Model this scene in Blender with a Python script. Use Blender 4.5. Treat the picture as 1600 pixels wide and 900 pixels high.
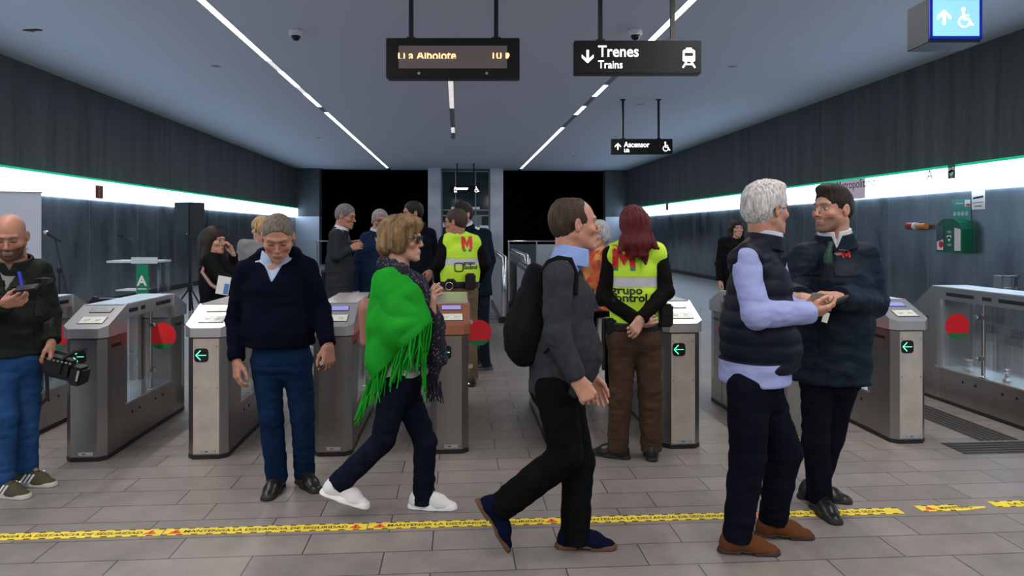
import bpy, math, random
import numpy as np
from mathutils import Vector, Matrix
from mathutils.bvhtree import BVHTree

for o in list(bpy.data.objects):
    bpy.data.objects.remove(o)
SC = bpy.context.scene
COL = SC.collection
random.seed(4)

# ---------------------------------------------------------------- camera
F = 1150.0; EYE = 1.5; HOR = 361.0
TH = math.atan(85 / F); CS, SN = math.cos(TH), math.sin(TH)
cam_d = bpy.data.cameras.new('camera'); cam = bpy.data.objects.new('camera', cam_d); COL.objects.link(cam)
cam_d.sensor_width = 36; cam_d.lens = F / 1600 * 36; cam_d.shift_y = -(450 - HOR) / 1600
cam_d.clip_start = 0.05
cam.location = (0, 0, EYE); cam.rotation_euler = (math.pi / 2, 0, -TH)
SC.camera = cam

# ---------------------------------------------------------------- world / exposure
w = bpy.data.worlds.new('world'); SC.world = w; w.use_nodes = True
w.node_tree.nodes['Background'].inputs[0].default_value = (0.02, 0.03, 0.05, 1)
w.node_tree.nodes['Background'].inputs[1].default_value = 0.3
SC.view_settings.view_transform = 'Standard'; SC.view_settings.look = 'None'
SC.view_settings.gamma = 1; SC.view_settings.use_curve_mapping = False
SC.view_settings.exposure = 0.15

# station dimensions and lamp strengths
XL, XR, YB, YF, HC = -7.2, 7.8, 33.4, -7.0, 4.3
BAND_E = 6.5; STRIP_E = 30.0; LAMP_W = 40.0
LAMP_COL = (1.0, 0.93, 0.88)


def lamp(name, x, y, sx, sy, power, col=LAMP_COL, z=HC - 0.06):
    L = bpy.data.lights.new(name, 'AREA'); L.shape = 'RECTANGLE'; L.size = sx; L.size_y = sy
    L.energy = power; L.color = col
    o = bpy.data.objects.new(name, L); COL.objects.link(o); o.location = (x, y, z)
    return o


# the light of the recessed ceiling strips (the strips themselves are built with the ceiling)
for (sx_, ys) in ((-3.1, ((-3.5, 6), (3.0, 6), (9.5, 6), (17, 8), (26, 8))), (2.84, ((-3.5, 6), (3.0, 6), (9.5, 6), (17, 8), (26, 8)))):
    for (yc, ln) in ys:
        k = {-3.5: 3.2, 3.0: 3.4, 9.5: 1.5, 17: 0.9, 26: 0.8}[yc]
        lamp('strip_light', sx_, yc, 0.1, ln, LAMP_W * k * ln / 6)
lamp('strip_light', -0.13, -3.0, 0.1, 5, LAMP_W * 3.0)


def C(px, py, d):
    xc = (px - 800) / F * d
    return np.array((xc * CS + d * SN, -xc * SN + d * CS, EYE + (HOR - py) / F * d))


def CD(x, y, z=0.0):
    v = np.array((x * CS + y * SN, -x * SN + y * CS, z), float)
    return v / np.linalg.norm(v)


def nrm(v):
    v = np.asarray(v, float); return v / (np.linalg.norm(v) + 1e-9)


# ---------------------------------------------------------------- materials
def mat(name, col, rough=0.6, metal=0.0, emit=0.0, ecol=None, spec=0.5, bump=0.0, bscale=60, var=0.0, vscale=6, alpha=1, trans=0, ior=1.45, sheen=0, stretch=(1, 1, 1), fold=0.0):
    m = bpy.data.materials.new(name); m.use_nodes = True
    nt = m.node_tree; b = nt.nodes['Principled BSDF']
    b.inputs['Base Color'].default_value = (*col, 1)
    b.inputs['Roughness'].default_value = rough; b.inputs['Metallic'].default_value = metal
    b.inputs['Specular IOR Level'].default_value = spec; b.inputs['IOR'].default_value = ior
    b.inputs['Transmission Weight'].default_value = trans; b.inputs['Alpha'].default_value = alpha
    if sheen: b.inputs['Sheen Weight'].default_value = sheen
    if emit:
        b.inputs['Emission Color'].default_value = (*(ecol or col), 1); b.inputs['Emission Strength'].default_value = emit
    if bump or var or fold:
        tc = nt.nodes.new('ShaderNodeTexCoord'); mp = nt.nodes.new('ShaderNodeMapping'); mp.inputs['Scale'].default_value = stretch
        nt.links.new(tc.outputs['Object'], mp.inputs[0])
        if bump:
            n = nt.nodes.new('ShaderNodeTexNoise'); n.inputs['Scale'].default_value = bscale; n.inputs['Detail'].default_value = 4
            nt.links.new(mp.outputs[0], n.inputs[0])
            bp = nt.nodes.new('ShaderNodeBump'); bp.inputs['Strength'].default_value = bump; bp.inputs['Distance'].default_value = 0.004
            nt.links.new(n.outputs[0], bp.inputs['Height']); nt.links.new(bp.outputs[0], b.inputs['Normal'])
            if fold:
                m2 = nt.nodes.new('ShaderNodeMapping'); m2.inputs['Scale'].default_value = (.8, .8, 1.5); nt.links.new(tc.outputs['Object'], m2.inputs[0])
                n2 = nt.nodes.new('ShaderNodeTexNoise'); n2.inputs['Scale'].default_value = 11; n2.inputs['Detail'].default_value = 1.2; n2.inputs['Distortion'].default_value = 0
                nt.links.new(m2.outputs[0], n2.inputs[0]); b2 = nt.nodes.new('ShaderNodeBump'); b2.inputs['Strength'].default_value = fold; b2.inputs['Distance'].default_value = .03
                nt.links.new(n2.outputs[0], b2.inputs['Height']); nt.links.new(b2.outputs[0], bp.inputs['Normal'])
        if var:
            n = nt.nodes.new('ShaderNodeTexNoise'); n.inputs['Scale'].default_value = vscale; n.inputs['Detail'].default_value = 5
            nt.links.new(mp.outputs[0], n.inputs[0])
            r = nt.nodes.new('ShaderNodeMapRange'); r.inputs[1].default_value = 0.3; r.inputs[2].default_value = 0.7
            r.inputs[3].default_value = 1 - var; r.inputs[4].default_value = 1 + var
            nt.links.new(n.outputs[0], r.inputs[0])
            mx = nt.nodes.new('ShaderNodeVectorMath'); mx.operation = 'SCALE'; mx.inputs[0].default_value = col
            nt.links.new(r.outputs[0], mx.inputs['Scale']); nt.links.new(mx.outputs[0], b.inputs['Base Color'])
    return m


def attr_mat(name, rough=0.5, spec=0.4, sss=0.0, bump=0.0, bscale=200, sheen=0):
    m = bpy.data.materials.new(name); m.use_nodes = True
    nt = m.node_tree; b = nt.nodes['Principled BSDF']
    a = nt.nodes.new('ShaderNodeAttribute'); a.attribute_name = 'Col'
    nt.links.new(a.outputs['Color'], b.inputs['Base Color'])
    b.inputs['Roughness'].default_value = rough; b.inputs['Specular IOR Level'].default_value = spec
    if sheen: b.inputs['Sheen Weight'].default_value = sheen
    if sss:
        b.inputs['Subsurface Weight'].default_value = sss; b.inputs['Subsurface Radius'].default_value = (0.01, 0.004, 0.002)
        b.inputs['Subsurface Scale'].default_value = 0.5
    if bump:
        tc = nt.nodes.new('ShaderNodeTexCoord'); n = nt.nodes.new('ShaderNodeTexNoise'); n.inputs['Scale'].default_value = bscale
        n.inputs['Detail'].default_value = 4
        nt.links.new(tc.outputs['Object'], n.inputs[0])
        bp = nt.nodes.new('ShaderNodeBump'); bp.inputs['Strength'].default_value = bump; bp.inputs['Distance'].default_value = 0.003
        nt.links.new(n.outputs[0], bp.inputs['Height']); nt.links.new(bp.outputs[0], b.inputs['Normal'])
    return m


M = {}
_cache = {}


def cloth_mat(col, rough=0.9, bump=0.25, bscale=220, var=0.12, vscale=9, spec=0.06, sheen=0.0, stretch=(1, 1, 1), fold=.45):
    k = (col, rough, bump, bscale, var, stretch)
    if k not in _cache:
        _cache[k] = mat('cloth', col, rough, bump=bump, bscale=bscale, var=var, vscale=vscale, spec=spec, sheen=sheen, stretch=stretch, fold=fold)
    return _cache[k]


def hair_mat(col, var=0.55, vs=110, stretch=(1, 1, 0.14)):
    k = ('hair', col)
    if k not in _cache:
        _cache[k] = mat('hair', col, 0.55, bump=0.9, bscale=330, var=var, vscale=vs, spec=0.3, stretch=stretch)
    return _cache[k]


# ---------------------------------------------------------------- object helpers
def tag(o, label=None, cat=None, group=None, kind=None):
    if label: o['label'] = label
    if cat: o['category'] = cat
    if group: o['group'] = group
    if kind: o['kind'] = kind
    return o


def empty(name, loc, label=None, cat=None, group=None, rz=0):
    o = bpy.data.objects.new(name, None); COL.objects.link(o); o.location = tuple(loc); o.rotation_euler = (0, 0, rz)
    o.empty_display_size = 0.1
    return tag(o, label, cat, group)


def copy_tree(o, parent=None):
    c = o.copy(); COL.objects.link(c)
    if parent: c.parent = parent
    for ch in list(o.children): copy_tree(ch, c)
    return c


class MB:
    def __init__(s): s.v = []; s.f = []; s.m = []; s.mi = 0; s.sm = []

    def raw(s, vs, fs, smooth=False):
        b = len(s.v); s.v += [tuple(map(float, q)) for q in vs]
        for q in fs: s.f.append([b + i for i in q]); s.m.append(s.mi); s.sm.append(smooth)

    def box(s, c, size, R=None, bev=0.0):
        hx, hy, hz = size[0] / 2, size[1] / 2, size[2] / 2
        b = min(bev, hx * .9, hy * .9, hz * .9)
        c = Vector(c)
        if b <= 0:
            vs = [Vector((x, y, z)) for x in (-hx, hx) for y in (-hy, hy) for z in (-hz, hz)]
            fs = [(0, 1, 3, 2), (4, 6, 7, 5), (0, 4, 5, 1), (2, 3, 7, 6), (0, 2, 6, 4), (1, 5, 7, 3)]
        else:
            import bmesh
            bm = bmesh.new(); bmesh.ops.create_cube(bm, size=1)
            for q in bm.verts: q.co = Vector((q.co.x * hx * 2, q.co.y * hy * 2, q.co.z * hz * 2))
            bmesh.ops.bevel(bm, geom=bm.edges[:], offset=b, segments=2, affect='EDGES')
            vs = [q.co.copy() for q in bm.verts]; fs = [[q.index for q in f.verts] for f in bm.faces]; bm.free()
        if R is not None: vs = [R @ q for q in vs]
        s.raw([q + c for q in vs], fs)

    def prism(s, poly, z0, z1, M4=None):
        n = len(poly)
        zf0 = z0 if callable(z0) else (lambda x, y: z0); zf1 = z1 if callable(z1) else (lambda x, y: z1)
        vs = [Vector((x, y, zf0(x, y))) for x, y in poly] + [Vector((x, y, zf1(x, y))) for x, y in poly]
        if M4 is not None: vs = [M4 @ q for q in vs]
        fs = [list(range(n))[::-1], list(range(n, 2 * n))] + [(i, (i + 1) % n, n + (i + 1) % n, n + i) for i in range(n)]
        s.raw(vs, fs)

    def tube(s, pts, r, n=10, caps=True, closed=False):
        pts = [Vector(p) for p in pts]; rr = r if isinstance(r, (list, tuple)) else [r] * len(pts)
        rings = []; prev = None
        for i, p in enumerate(pts):
            if closed: t = (pts[(i + 1) % len(pts)] - pts[i - 1])
            else: t = (pts[min(i + 1, len(pts) - 1)] - pts[max(i - 1, 0)])
            t.normalize()
            if prev is None:
                a = Vector((0, 0, 1)) if abs(t.z) < 0.9 else Vector((1, 0, 0)); u = t.cross(a).normalized()
            else:
                u = (prev - t * prev.dot(t)).normalized()
            prev = u; v = t.cross(u)
            rings.append([p + (u * math.cos(2 * math.pi * k / n) + v * math.sin(2 * math.pi * k / n)) * rr[i] for k in range(n)])
        vs = [q for R_ in rings for q in R_]; fs = []
        L = len(pts)
        for i in range(L if closed else L - 1):
            a, b = i * n, ((i + 1) % L) * n
            for k in range(n): fs.append((a + k, a + (k + 1) % n, b + (k + 1) % n, b + k))
        s.raw(vs, fs, True)
        if caps and not closed:
            s.raw(rings[0], [list(range(n))[::-1]]); s.raw(rings[-1], [list(range(n))])

    def disc(s, c, nrm_, r, th, n=32):
        c = Vector(c); d = Vector(nrm_).normalized()
        s.tube([c - d * th / 2, c + d * th / 2], r, n)

    def lathe(s, c, prof, n=24, axis=(0, 0, 1)):
        c = Vector(c); q = Vector((0, 0, 1)).rotation_difference(Vector(axis))
        vs = []; fs = []
        for (r, z) in prof:
            for k in range(n):
                a = 2 * math.pi * k / n; vs.append(c + q @ Vector((r * math.cos(a), r * math.sin(a), z)))
        for i in range(len(prof) - 1):
            for k in range(n): fs.append((i * n + k, i * n + (k + 1) % n, (i + 1) * n + (k + 1) % n, (i + 1) * n + k))
        fs.append(list(range(n))[::-1]); fs.append([(len(prof) - 1) * n + k for k in range(n)])
        s.raw(vs, fs, True)

    def build(s, name, material, parent=None, world=False):
        me = bpy.data.meshes.new(name); 
        off = Vector(parent.matrix_basis.translation) if (parent is not None and world) else Vector((0, 0, 0))
        me.from_pydata([tuple(Vector(q) - off) for q in s.v], [], s.f)
        ms = material if isinstance(material, (list, tuple)) else [material]
        for q in ms: me.materials.append(q)
        me.polygons.foreach_set('material_index', s.m); me.polygons.foreach_set('use_smooth', s.sm)
        me.update()
        o = bpy.data.objects.new(name, me); COL.objects.link(o)
        if parent is not None: o.parent = parent
        return o


def rebase(o, loc=None):
    """put a top-level mesh's origin at its base"""
    co = [q.co for q in o.data.vertices]
    if loc is None:
        xs = [q.x for q in co]; ys = [q.y for q in co]; zs = [q.z for q in co]
        loc = Vector(((min(xs) + max(xs)) / 2, (min(ys) + max(ys)) / 2, min(zs)))
    loc = Vector(loc)
    for q in o.data.vertices: q.co -= loc
    o.location = loc
    return o


def frame(origin, x, z):
    """matrix with columns x, y=z cross x, z"""
    x = Vector(x).normalized(); z = Vector(z).normalized(); y = z.cross(x).normalized(); z = x.cross(y)
    m = Matrix((x, y, z)).transposed().to_4x4(); m.translation = Vector(origin)
    return m


_tx = {}


def text_geo(txt, size, bold=0.0, align='LEFT', ext=0.0, shear=0):
    cu = bpy.data.curves.new('t', 'FONT'); cu.body = txt; cu.size = size; cu.offset = bold; cu.extrude = ext; cu.align_x = align
    cu.resolution_u = 3; cu.shear = shear
    o = bpy.data.objects.new('t', cu); COL.objects.link(o)
    dg = bpy.context.evaluated_depsgraph_get()
    me = bpy.data.meshes.new_from_object(o.evaluated_get(dg))
    vs = [q.co.copy() for q in me.vertices]; fs = [list(p.vertices) for p in me.polygons]
    bpy.data.objects.remove(o); bpy.data.curves.remove(cu); bpy.data.meshes.remove(me)
    return vs, fs


def text_obj(name, txt, size, m4, material, parent=None, bold=0.0, align='LEFT', ext=0.001, sx=1.0, shear=0):
    """text in the m4 frame (x right, y up, z out of the face)"""
    vs, fs = text_geo(txt, size, bold, align, ext, shear)
    mb = MB(); mb.raw([m4 @ Vector((q.x * sx, q.y, q.z)) for q in vs], fs)
    return mb.build(name, material, parent)


# ---------------------------------------------------------------- signed distance modelling
_rng = np.random.RandomState(11)
_TAB = _rng.rand(32, 32, 32).astype(np.float32)


def vnoise(P):
    i = np.floor(P).astype(np.int32); f = (P - i).astype(np.float32); f = f * f * (3 - 2 * f)
    x0, y0, z0 = (i[:, 0] & 31), (i[:, 1] & 31), (i[:, 2] & 31)
    x1, y1, z1 = (x0 + 1) & 31, (y0 + 1) & 31, (z0 + 1) & 31
    fx, fy, fz = f[:, 0], f[:, 1], f[:, 2]
    a = _TAB[x0, y0, z0] * (1 - fx) + _TAB[x1, y0, z0] * fx
    b = _TAB[x0, y1, z0] * (1 - fx) + _TAB[x1, y1, z0] * fx
    c = _TAB[x0, y0, z1] * (1 - fx) + _TAB[x1, y0, z1] * fx
    d = _TAB[x0, y1, z1] * (1 - fx) + _TAB[x1, y1, z1] * fx
    return (a * (1 - fy) + b * fy) * (1 - fz) + (c * (1 - fy) + d * fy) * fz - 0.5


class Cap:
    def __init__(s, a, b, ra, rb=None, side=None, st=1.0, cut=False, cuta=False):
        s.a = np.asarray(a, float); s.b = np.asarray(b, float); s.ra = ra; s.rb = ra if rb is None else rb
        s.side = None if side is None else nrm(side); s.st = st; s.cut = cut; s.cuta = cuta

    def bb(s):
        r = max(s.ra, s.rb) * max(1, s.st)
        return np.minimum(s.a, s.b) - r, np.maximum(s.a, s.b) + r

    def d(s, x, y, z):
        ab = s.b - s.a; L2 = ab.dot(ab) + 1e-12
        qx, qy, qz = x - s.a[0], y - s.a[1], z - s.a[2]
        dt = qx * ab[0] + qy * ab[1] + qz * ab[2]
        t = np.clip(dt / L2, 0, 1)
        qx = qx - t * ab[0]; qy = qy - t * ab[1]; qz = qz - t * ab[2]
        n2 = qx * qx + qy * qy + qz * qz
        if s.side is not None:
            u = s.side; qu = qx * u[0] + qy * u[1] + qz * u[2]
            n2 = n2 + qu * qu * (1.0 / s.st ** 2 - 1)
        r = s.ra + (s.rb - s.ra) * t
        d = np.sqrt(np.maximum(n2, 0)) - r
        L = math.sqrt(L2)
        if s.cut: d = np.maximum(d, dt / L - L)
        if s.cuta: d = np.maximum(d, -dt / L)
        return d


class Ell:
    def __init__(s, c, r, R=None): s.c = np.asarray(c, float); s.r = np.asarray(r, float); s.R = None if R is None else np.asarray(R, float)

    def bb(s):
        r = s.r if s.R is None else np.full(3, s.r.max()); return s.c - r, s.c + r

    def d(s, x, y, z):
        x, y, z = x - s.c[0], y - s.c[1], z - s.c[2]
        if s.R is not None:
            R = s.R; x, y, z = (R[0, 0] * x + R[0, 1] * y + R[0, 2] * z, R[1, 0] * x + R[1, 1] * y + R[1, 2] * z, R[2, 0] * x + R[2, 1] * y + R[2, 2] * z)
        k = np.sqrt((x / s.r[0]) ** 2 + (y / s.r[1]) ** 2 + (z / s.r[2]) ** 2)
        return (k - 1) * s.r.min() * np.where(k > 1, 1.0, 1.0)


class Box:
    def __init__(s, c, h, R=None, r=0.0): s.c = np.asarray(c, float); s.h = np.asarray(h, float) - r; s.R = None if R is None else np.asarray(R, float); s.r = r

    def bb(s):
        r = (s.h + s.r) if s.R is None else np.full(3, np.linalg.norm(s.h) + s.r); return s.c - r, s.c + r

    def d(s, x, y, z):
        x, y, z = x - s.c[0], y - s.c[1], z - s.c[2]
        if s.R is not None:
            R = s.R; x, y, z = (R[0, 0] * x + R[0, 1] * y + R[0, 2] * z, R[1, 0] * x + R[1, 1] * y + R[1, 2] * z, R[2, 0] * x + R[2, 1] * y + R[2, 2] * z)
        qx, qy, qz = np.abs(x) - s.h[0], np.abs(y) - s.h[1], np.abs(z) - s.h[2]
        return np.sqrt(np.maximum(qx, 0) ** 2 + np.maximum(qy, 0) ** 2 + np.maximum(qz, 0) ** 2) + np.minimum(np.maximum(qx, np.maximum(qy, qz)), 0) - s.r


class Shell:
    """thin truncated cone around the axis a-b"""
    def __init__(s, a, b, ra, rb, th, side=None, st=1.0): s.c = Cap(a, b, ra, rb, side, st); s.th = th

    def bb(s):
        a, b = s.c.bb(); return a - s.th, b + s.th

    def d(s, x, y, z):
        c = s.c; d = np.abs(c.d(x, y, z)) - s.th
        ab = c.b - c.a; L = np.linalg.norm(ab); n = ab / L
        t = (x - c.a[0]) * n[0] + (y - c.a[1]) * n[1] + (z - c.a[2]) * n[2]
        return np.maximum(d, np.maximum(-t, t - L))


class Field:
    def __init__(s, lo, hi, h):
        s.lo = np.asarray(lo, float); s.h = h
        n = np.ceil((np.asarray(hi, float) - s.lo) / h).astype(int) + 1
        s.n = n; s.f = np.full(n, 0.2, np.float32)
        s.ax = [(s.lo[i] + h * np.arange(n[i])).astype(np.float32) for i in range(3)]

    def sl(s, p, pad):
        a, b = p.bb()
        i0 = np.clip(np.floor((a - pad - s.lo) / s.h).astype(int), 0, s.n); i1 = np.clip(np.ceil((b + pad - s.lo) / s.h).astype(int) + 1, 0, s.n)
        return tuple(slice(i0[k], i1[k]) for k in range(3))

    def ev(s, p, sl):
        return p.d(s.ax[0][sl[0]][:, None, None], s.ax[1][sl[1]][None, :, None], s.ax[2][sl[2]][None, None, :]).astype(np.float32)

    def add(s, p, k=0.02):
        sl = s.sl(p, k + 2.5 * s.h)
        if any(q.stop <= q.start for q in sl): return s
        d = s.ev(p, sl); g = s.f[sl]
        if k > 0:
            hh = np.maximum(k - np.abs(d - g), 0) / k
            s.f[sl] = np.minimum(d, g) - hh * hh * k * 0.25
        else: s.f[sl] = np.minimum(d, g)
        return s

    def sub(s, p, k=0.01):
        sl = s.sl(p, k + 2.5 * s.h)
        if any(q.stop <= q.start for q in sl): return s
        d = -s.ev(p, sl); g = s.f[sl]
        if k > 0:
            hh = np.maximum(k - np.abs(d - g), 0) / k
            s.f[sl] = np.maximum(d, g) + hh * hh * k * 0.25
        else: s.f[sl] = np.maximum(d, g)
        return s

    def clip(s, p0, n):
        """remove the side the normal points to"""
        n = nrm(n); p0 = np.asarray(p0, float)
        d = (s.ax[0][:, None, None] - p0[0]) * n[0] + (s.ax[1][None, :, None] - p0[1]) * n[1] + (s.ax[2][None, None, :] - p0[2]) * n[2]
        s.f = np.maximum(s.f, d.astype(np.float32)); return s

    def noise(s, amp, scale, seed=0, ridge=False, R=None, where=None):
        m = np.abs(s.f) < 0.03
        idx = np.argwhere(m)
        P = (s.lo + idx * s.h)
        Q = P if R is None else P @ np.asarray(R).T
        Q = Q * np.asarray(scale, float) + seed * 7.3
        v = vnoise(Q)
        if ridge: v = 0.25 - np.abs(v) * 1.0
        a = amp if where is None else amp * where(P)
        s.f[m] += (v * a).astype(np.float32)
        return s

    def mesh(s):
        f = s.f; sg = f < 0
        c = np.zeros(tuple(s.n - 1), np.uint8)
        for i in (0, 1):
            for j in (0, 1):
                for k in (0, 1):
                    c += sg[i:s.n[0] - 1 + i, j:s.n[1] - 1 + j, k:s.n[2] - 1 + k]
        act = (c > 0) & (c < 8); idx = np.argwhere(act)
        vid = np.full(act.shape, -1, np.int32); vid[act] = np.arange(len(idx))
        acc = np.zeros((len(idx), 3)); cnt = np.zeros(len(idx))
        cor = [(i, j, k) for i in (0, 1) for j in (0, 1) for k in (0, 1)]
        val = {q: f[idx[:, 0] + q[0], idx[:, 1] + q[1], idx[:, 2] + q[2]] for q in cor}
        for q in cor:
            for ax in range(3):
                if q[ax] == 0:
                    r = list(q); r[ax] = 1; r = tuple(r); a, b = val[q], val[r]
                    mk = (a < 0) != (b < 0); t = np.zeros(len(a)); t[mk] = a[mk] / (a[mk] - b[mk])
                    p = np.tile(np.array(q, float), (len(a), 1)); p[:, ax] += t
                    acc[mk] += p[mk]; cnt[mk] += 1
        V = s.lo + (idx + acc / np.maximum(cnt, 1)[:, None]) * s.h
        Fs = []
        for ax in range(3):
            o1, o2 = (ax + 1) % 3, (ax + 2) % 3
            sa = [slice(None)] * 3; sb = [slice(None)] * 3
            sa[ax] = slice(0, -1); sb[ax] = slice(1, None)
            for o in (o1, o2): sa[o] = slice(1, -1); sb[o] = slice(1, -1)
            A = sg[tuple(sa)]; B = sg[tuple(sb)]; e = np.argwhere(A != B)
            if not len(e): continue
            fl = A[tuple(e.T)]
            base = e.copy(); base[:, o1] += 1; base[:, o2] += 1
            def g(d1, d2):
                q = base.copy(); q[:, o1] += d1; q[:, o2] += d2; return vid[q[:, 0], q[:, 1], q[:, 2]]
            quad = np.stack([g(-1, -1), g(0, -1), g(0, 0), g(-1, 0)], 1)
            quad[~fl] = quad[~fl][:, ::-1]
            Fs.append(quad)
        return V, (np.concatenate(Fs) if Fs else np.zeros((0, 4), int))


def np_obj(name, V, Fq, material, parent=None, colr=None, off=None):
    if off is not None: V = V - np.asarray(off)
    me = bpy.data.meshes.new(name)
    me.vertices.add(len(V)); me.vertices.foreach_set('co', V.astype(np.float32).ravel())
    me.loops.add(Fq.size); me.loops.foreach_set('vertex_index', Fq.astype(np.int32).ravel())
    me.polygons.add(len(Fq)); me.polygons.foreach_set('loop_start', np.arange(0, Fq.size, 4, dtype=np.int32))
    me.polygons.foreach_set('use_smooth', np.ones(len(Fq), bool))
    me.materials.append(material); me.update(calc_edges=True)
    if colr is not None:
        a = me.attributes.new('Col', 'FLOAT_COLOR', 'POINT')
        a.data.foreach_set('color', np.c_[colr, np.ones(len(colr))].astype(np.float32).ravel())
    o = bpy.data.objects.new(name, me); COL.objects.link(o)
    if parent is not None: o.parent = parent
    return o
# ---------------------------------------------------------------- people
def hsh(col, f): return tuple(min(1, c * f) for c in col)


def head_mesh(S, hd, neck_l, h):
    """head in its own frame: x right, y face, z up, origin between the eyes' level and the skull's middle"""
    lo, hi = np.array((-.105, -.145, -.25)), np.array((.105, .145, .135))
    Fd = Field(lo, hi, h)
    jw = hd.get('jaw', 1.0)
    Fd.add(Ell((0, -.018, .034), (.075, .094, .082)), 0)
    Fd.add(Ell((0, .020, -.026), (.057 * jw, .064, .082)), .035)
    for q in (-1, 1):
        Fd.add(Cap((q * .052 * jw, -.014, -.050), (q * .018 * jw, .062, -.098), .017, .015), .028)
        Fd.add(Ell((q * .043 * jw, .056, -.026), (.018, .018, .015)), .022)
        Fd.add(Cap((q * .010, .083, .026), (q * .043, .068, .024), .009, .008), .012)
    Fd.add(Ell((0, .076, -.104), (.019, .015, .014)), .018)
    Fd.add(Ell((0, .072, -.068), (.028, .018, .022)), .018)
    for q in (-1, 1): Fd.sub(Ell((q * .031, .097, .001), (.0165, .018, .0115)), .012)
    for q in (-1, 1): Fd.add(Ell((q * .031, .068, .001), (.0135, .0135, .0125)), .004)
    nl = hd.get('nose', 1.0)
    Fd.add(Cap((0, .080, .012), (0, .086 + .017 * nl, -.024), .0062, .0088), .009)
    Fd.add(Ell((0, .087 + .017 * nl, -.030), (.0098, .0100, .0078)), .008)
    for q in (-1, 1): Fd.add(Ell((q * .0115, .094, -.034), (.0068, .010, .0068)), .006)
    Fd.add(Ell((0, .0845, -.0625), (.022, .010, .0052)), .006)
    Fd.add(Ell((0, .083, -.0725), (.018, .010, .0055)), .006)
    if hd.get('old', 1):
        for q in (-1, 1): Fd.sub(Cap((q * .019, .094, -.034), (q * .031, .080, -.066), .0028, .0022), .008)
    if not hd.get('noear'):
        for q in (-1, 1):
            Fd.add(Ell((q * .081, -.014, -.006), (.0095, .019, .032), R=np.array(((1, q * .40, 0), (-q * .40, 1, 0), (0, 0, 1)))), .005)
            Fd.sub(Ell((q * .091, -.008, -.002), (.0085, .011, .018)), .003)
            Fd.add(Ell((q * .083, .000, -.010), (.005, .005, .007)), .004)
    nr = hd.get('neck', .056)
    Fd.add(Cap((0, -.034, -.055), neck_l, nr, nr * 1.10, side=(1, 0, 0), st=1.05), .022)
    V, Q = Fd.mesh()
    n = len(V); x, y, z = V.T
    skin = np.array(hd['skin']); col = np.tile(skin, (n, 1))
    v = vnoise(V * 45 + 3)[:, None]; col = col * (1 + .25 * v)
    red = np.exp(-(((np.abs(x) - .042) / .025) ** 2 + ((z + .03) / .025) ** 2 + ((y - .06) / .05) ** 2)) + .8 * np.exp(-((x / .016) ** 2 + ((z + .03) / .016) ** 2 + ((y - .105) / .03) ** 2))
    col = col * (1 - np.outer(red, np.array((-.05, .16, .16))))
    if hd.get('beard'):
        bc = np.array(hd['beard'][0]); a = hd['beard'][1]
        m = (z < -.042) & (z > -.125) & (y > .0) & ~((np.abs(x) < .022) & (z > -.078) & (z < -.058) & (y > .07))
        edge = np.clip((-.036 - z) / .015, 0, 1) * np.clip((y + .0) / .02, 0, 1)
        if hd.get('mous'): 
            mm = np.exp(-((x / .028) ** 4 + ((z + .052) / .006) ** 2)) * (y > .07); edge = np.maximum(edge * m, mm)
        else: edge = edge * m
        col = col * (1 - a * edge[:, None]) + bc * a * edge[:, None]
    lip = np.exp(-((x / .024) ** 4 + ((z + .068) / .009) ** 4)) * (y > .072)
    col = col * (1 - .6 * lip[:, None]) + np.array(hd.get('lip', (.36, .12, .10))) * .6 * lip[:, None]
    ml = np.exp(-((x / .022) ** 4 + ((z + .0675) / .0018) ** 2)) * (y > .072)
    col = col * (1 - .7 * ml[:, None])
    bc = np.array(hd.get('brow', (.06, .04, .03)))
    bm = np.exp(-(((np.abs(x) - .031) / .020) ** 4 + ((z - .026 + (np.abs(x) - .03) ** 2 * 6) / .0048) ** 2)) * (y > .05)
    col = col * (1 - .85 * bm[:, None]) + bc * .85 * bm[:, None]
    for q in (-1, 1):
        dx = x - q * .031; r = np.sqrt(dx ** 2 + (z - .001) ** 2)
        fr = (y > .072)
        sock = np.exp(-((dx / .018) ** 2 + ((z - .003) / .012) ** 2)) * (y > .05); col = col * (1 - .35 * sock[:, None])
        if hd.get('lids'):
            m = fr & (np.abs(dx) < .013) & (np.abs(z + .004) < .0022); col[m] = (.05, .03, .025)
        else:
            m = fr & ((dx / .0125) ** 2 + ((z - .0005) / .0062) ** 2 < 1); col[m] = (.62, .58, .55)
            m2 = m & (np.abs(dx) < .0052); col[m2] = (.035, .02, .012)
            m = fr & (np.abs(dx) < .014) & (np.abs(z - .0068) < .0018); col[m] = (.05, .03, .025)
        m = (np.abs(x - q * .007) < .0035) & (np.abs(z + .040) < .004) & (y > .088); col[m] = (.12, .04, .03)
    if hd.get('scalp'):
        sc, a = hd['scalp']; hm = np.clip((z - .02) / .03, 0, 1) * np.clip((.04 - y) / .04, 0, 1)
        hm = np.maximum(hm, np.clip((-.02 - y) / .02, 0, 1) * (z > -.06)); col = col * (1 - a * hm[:, None]) + np.array(sc) * a * hm[:, None]
    return V, Q, np.clip(col, 0, 1)


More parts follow.
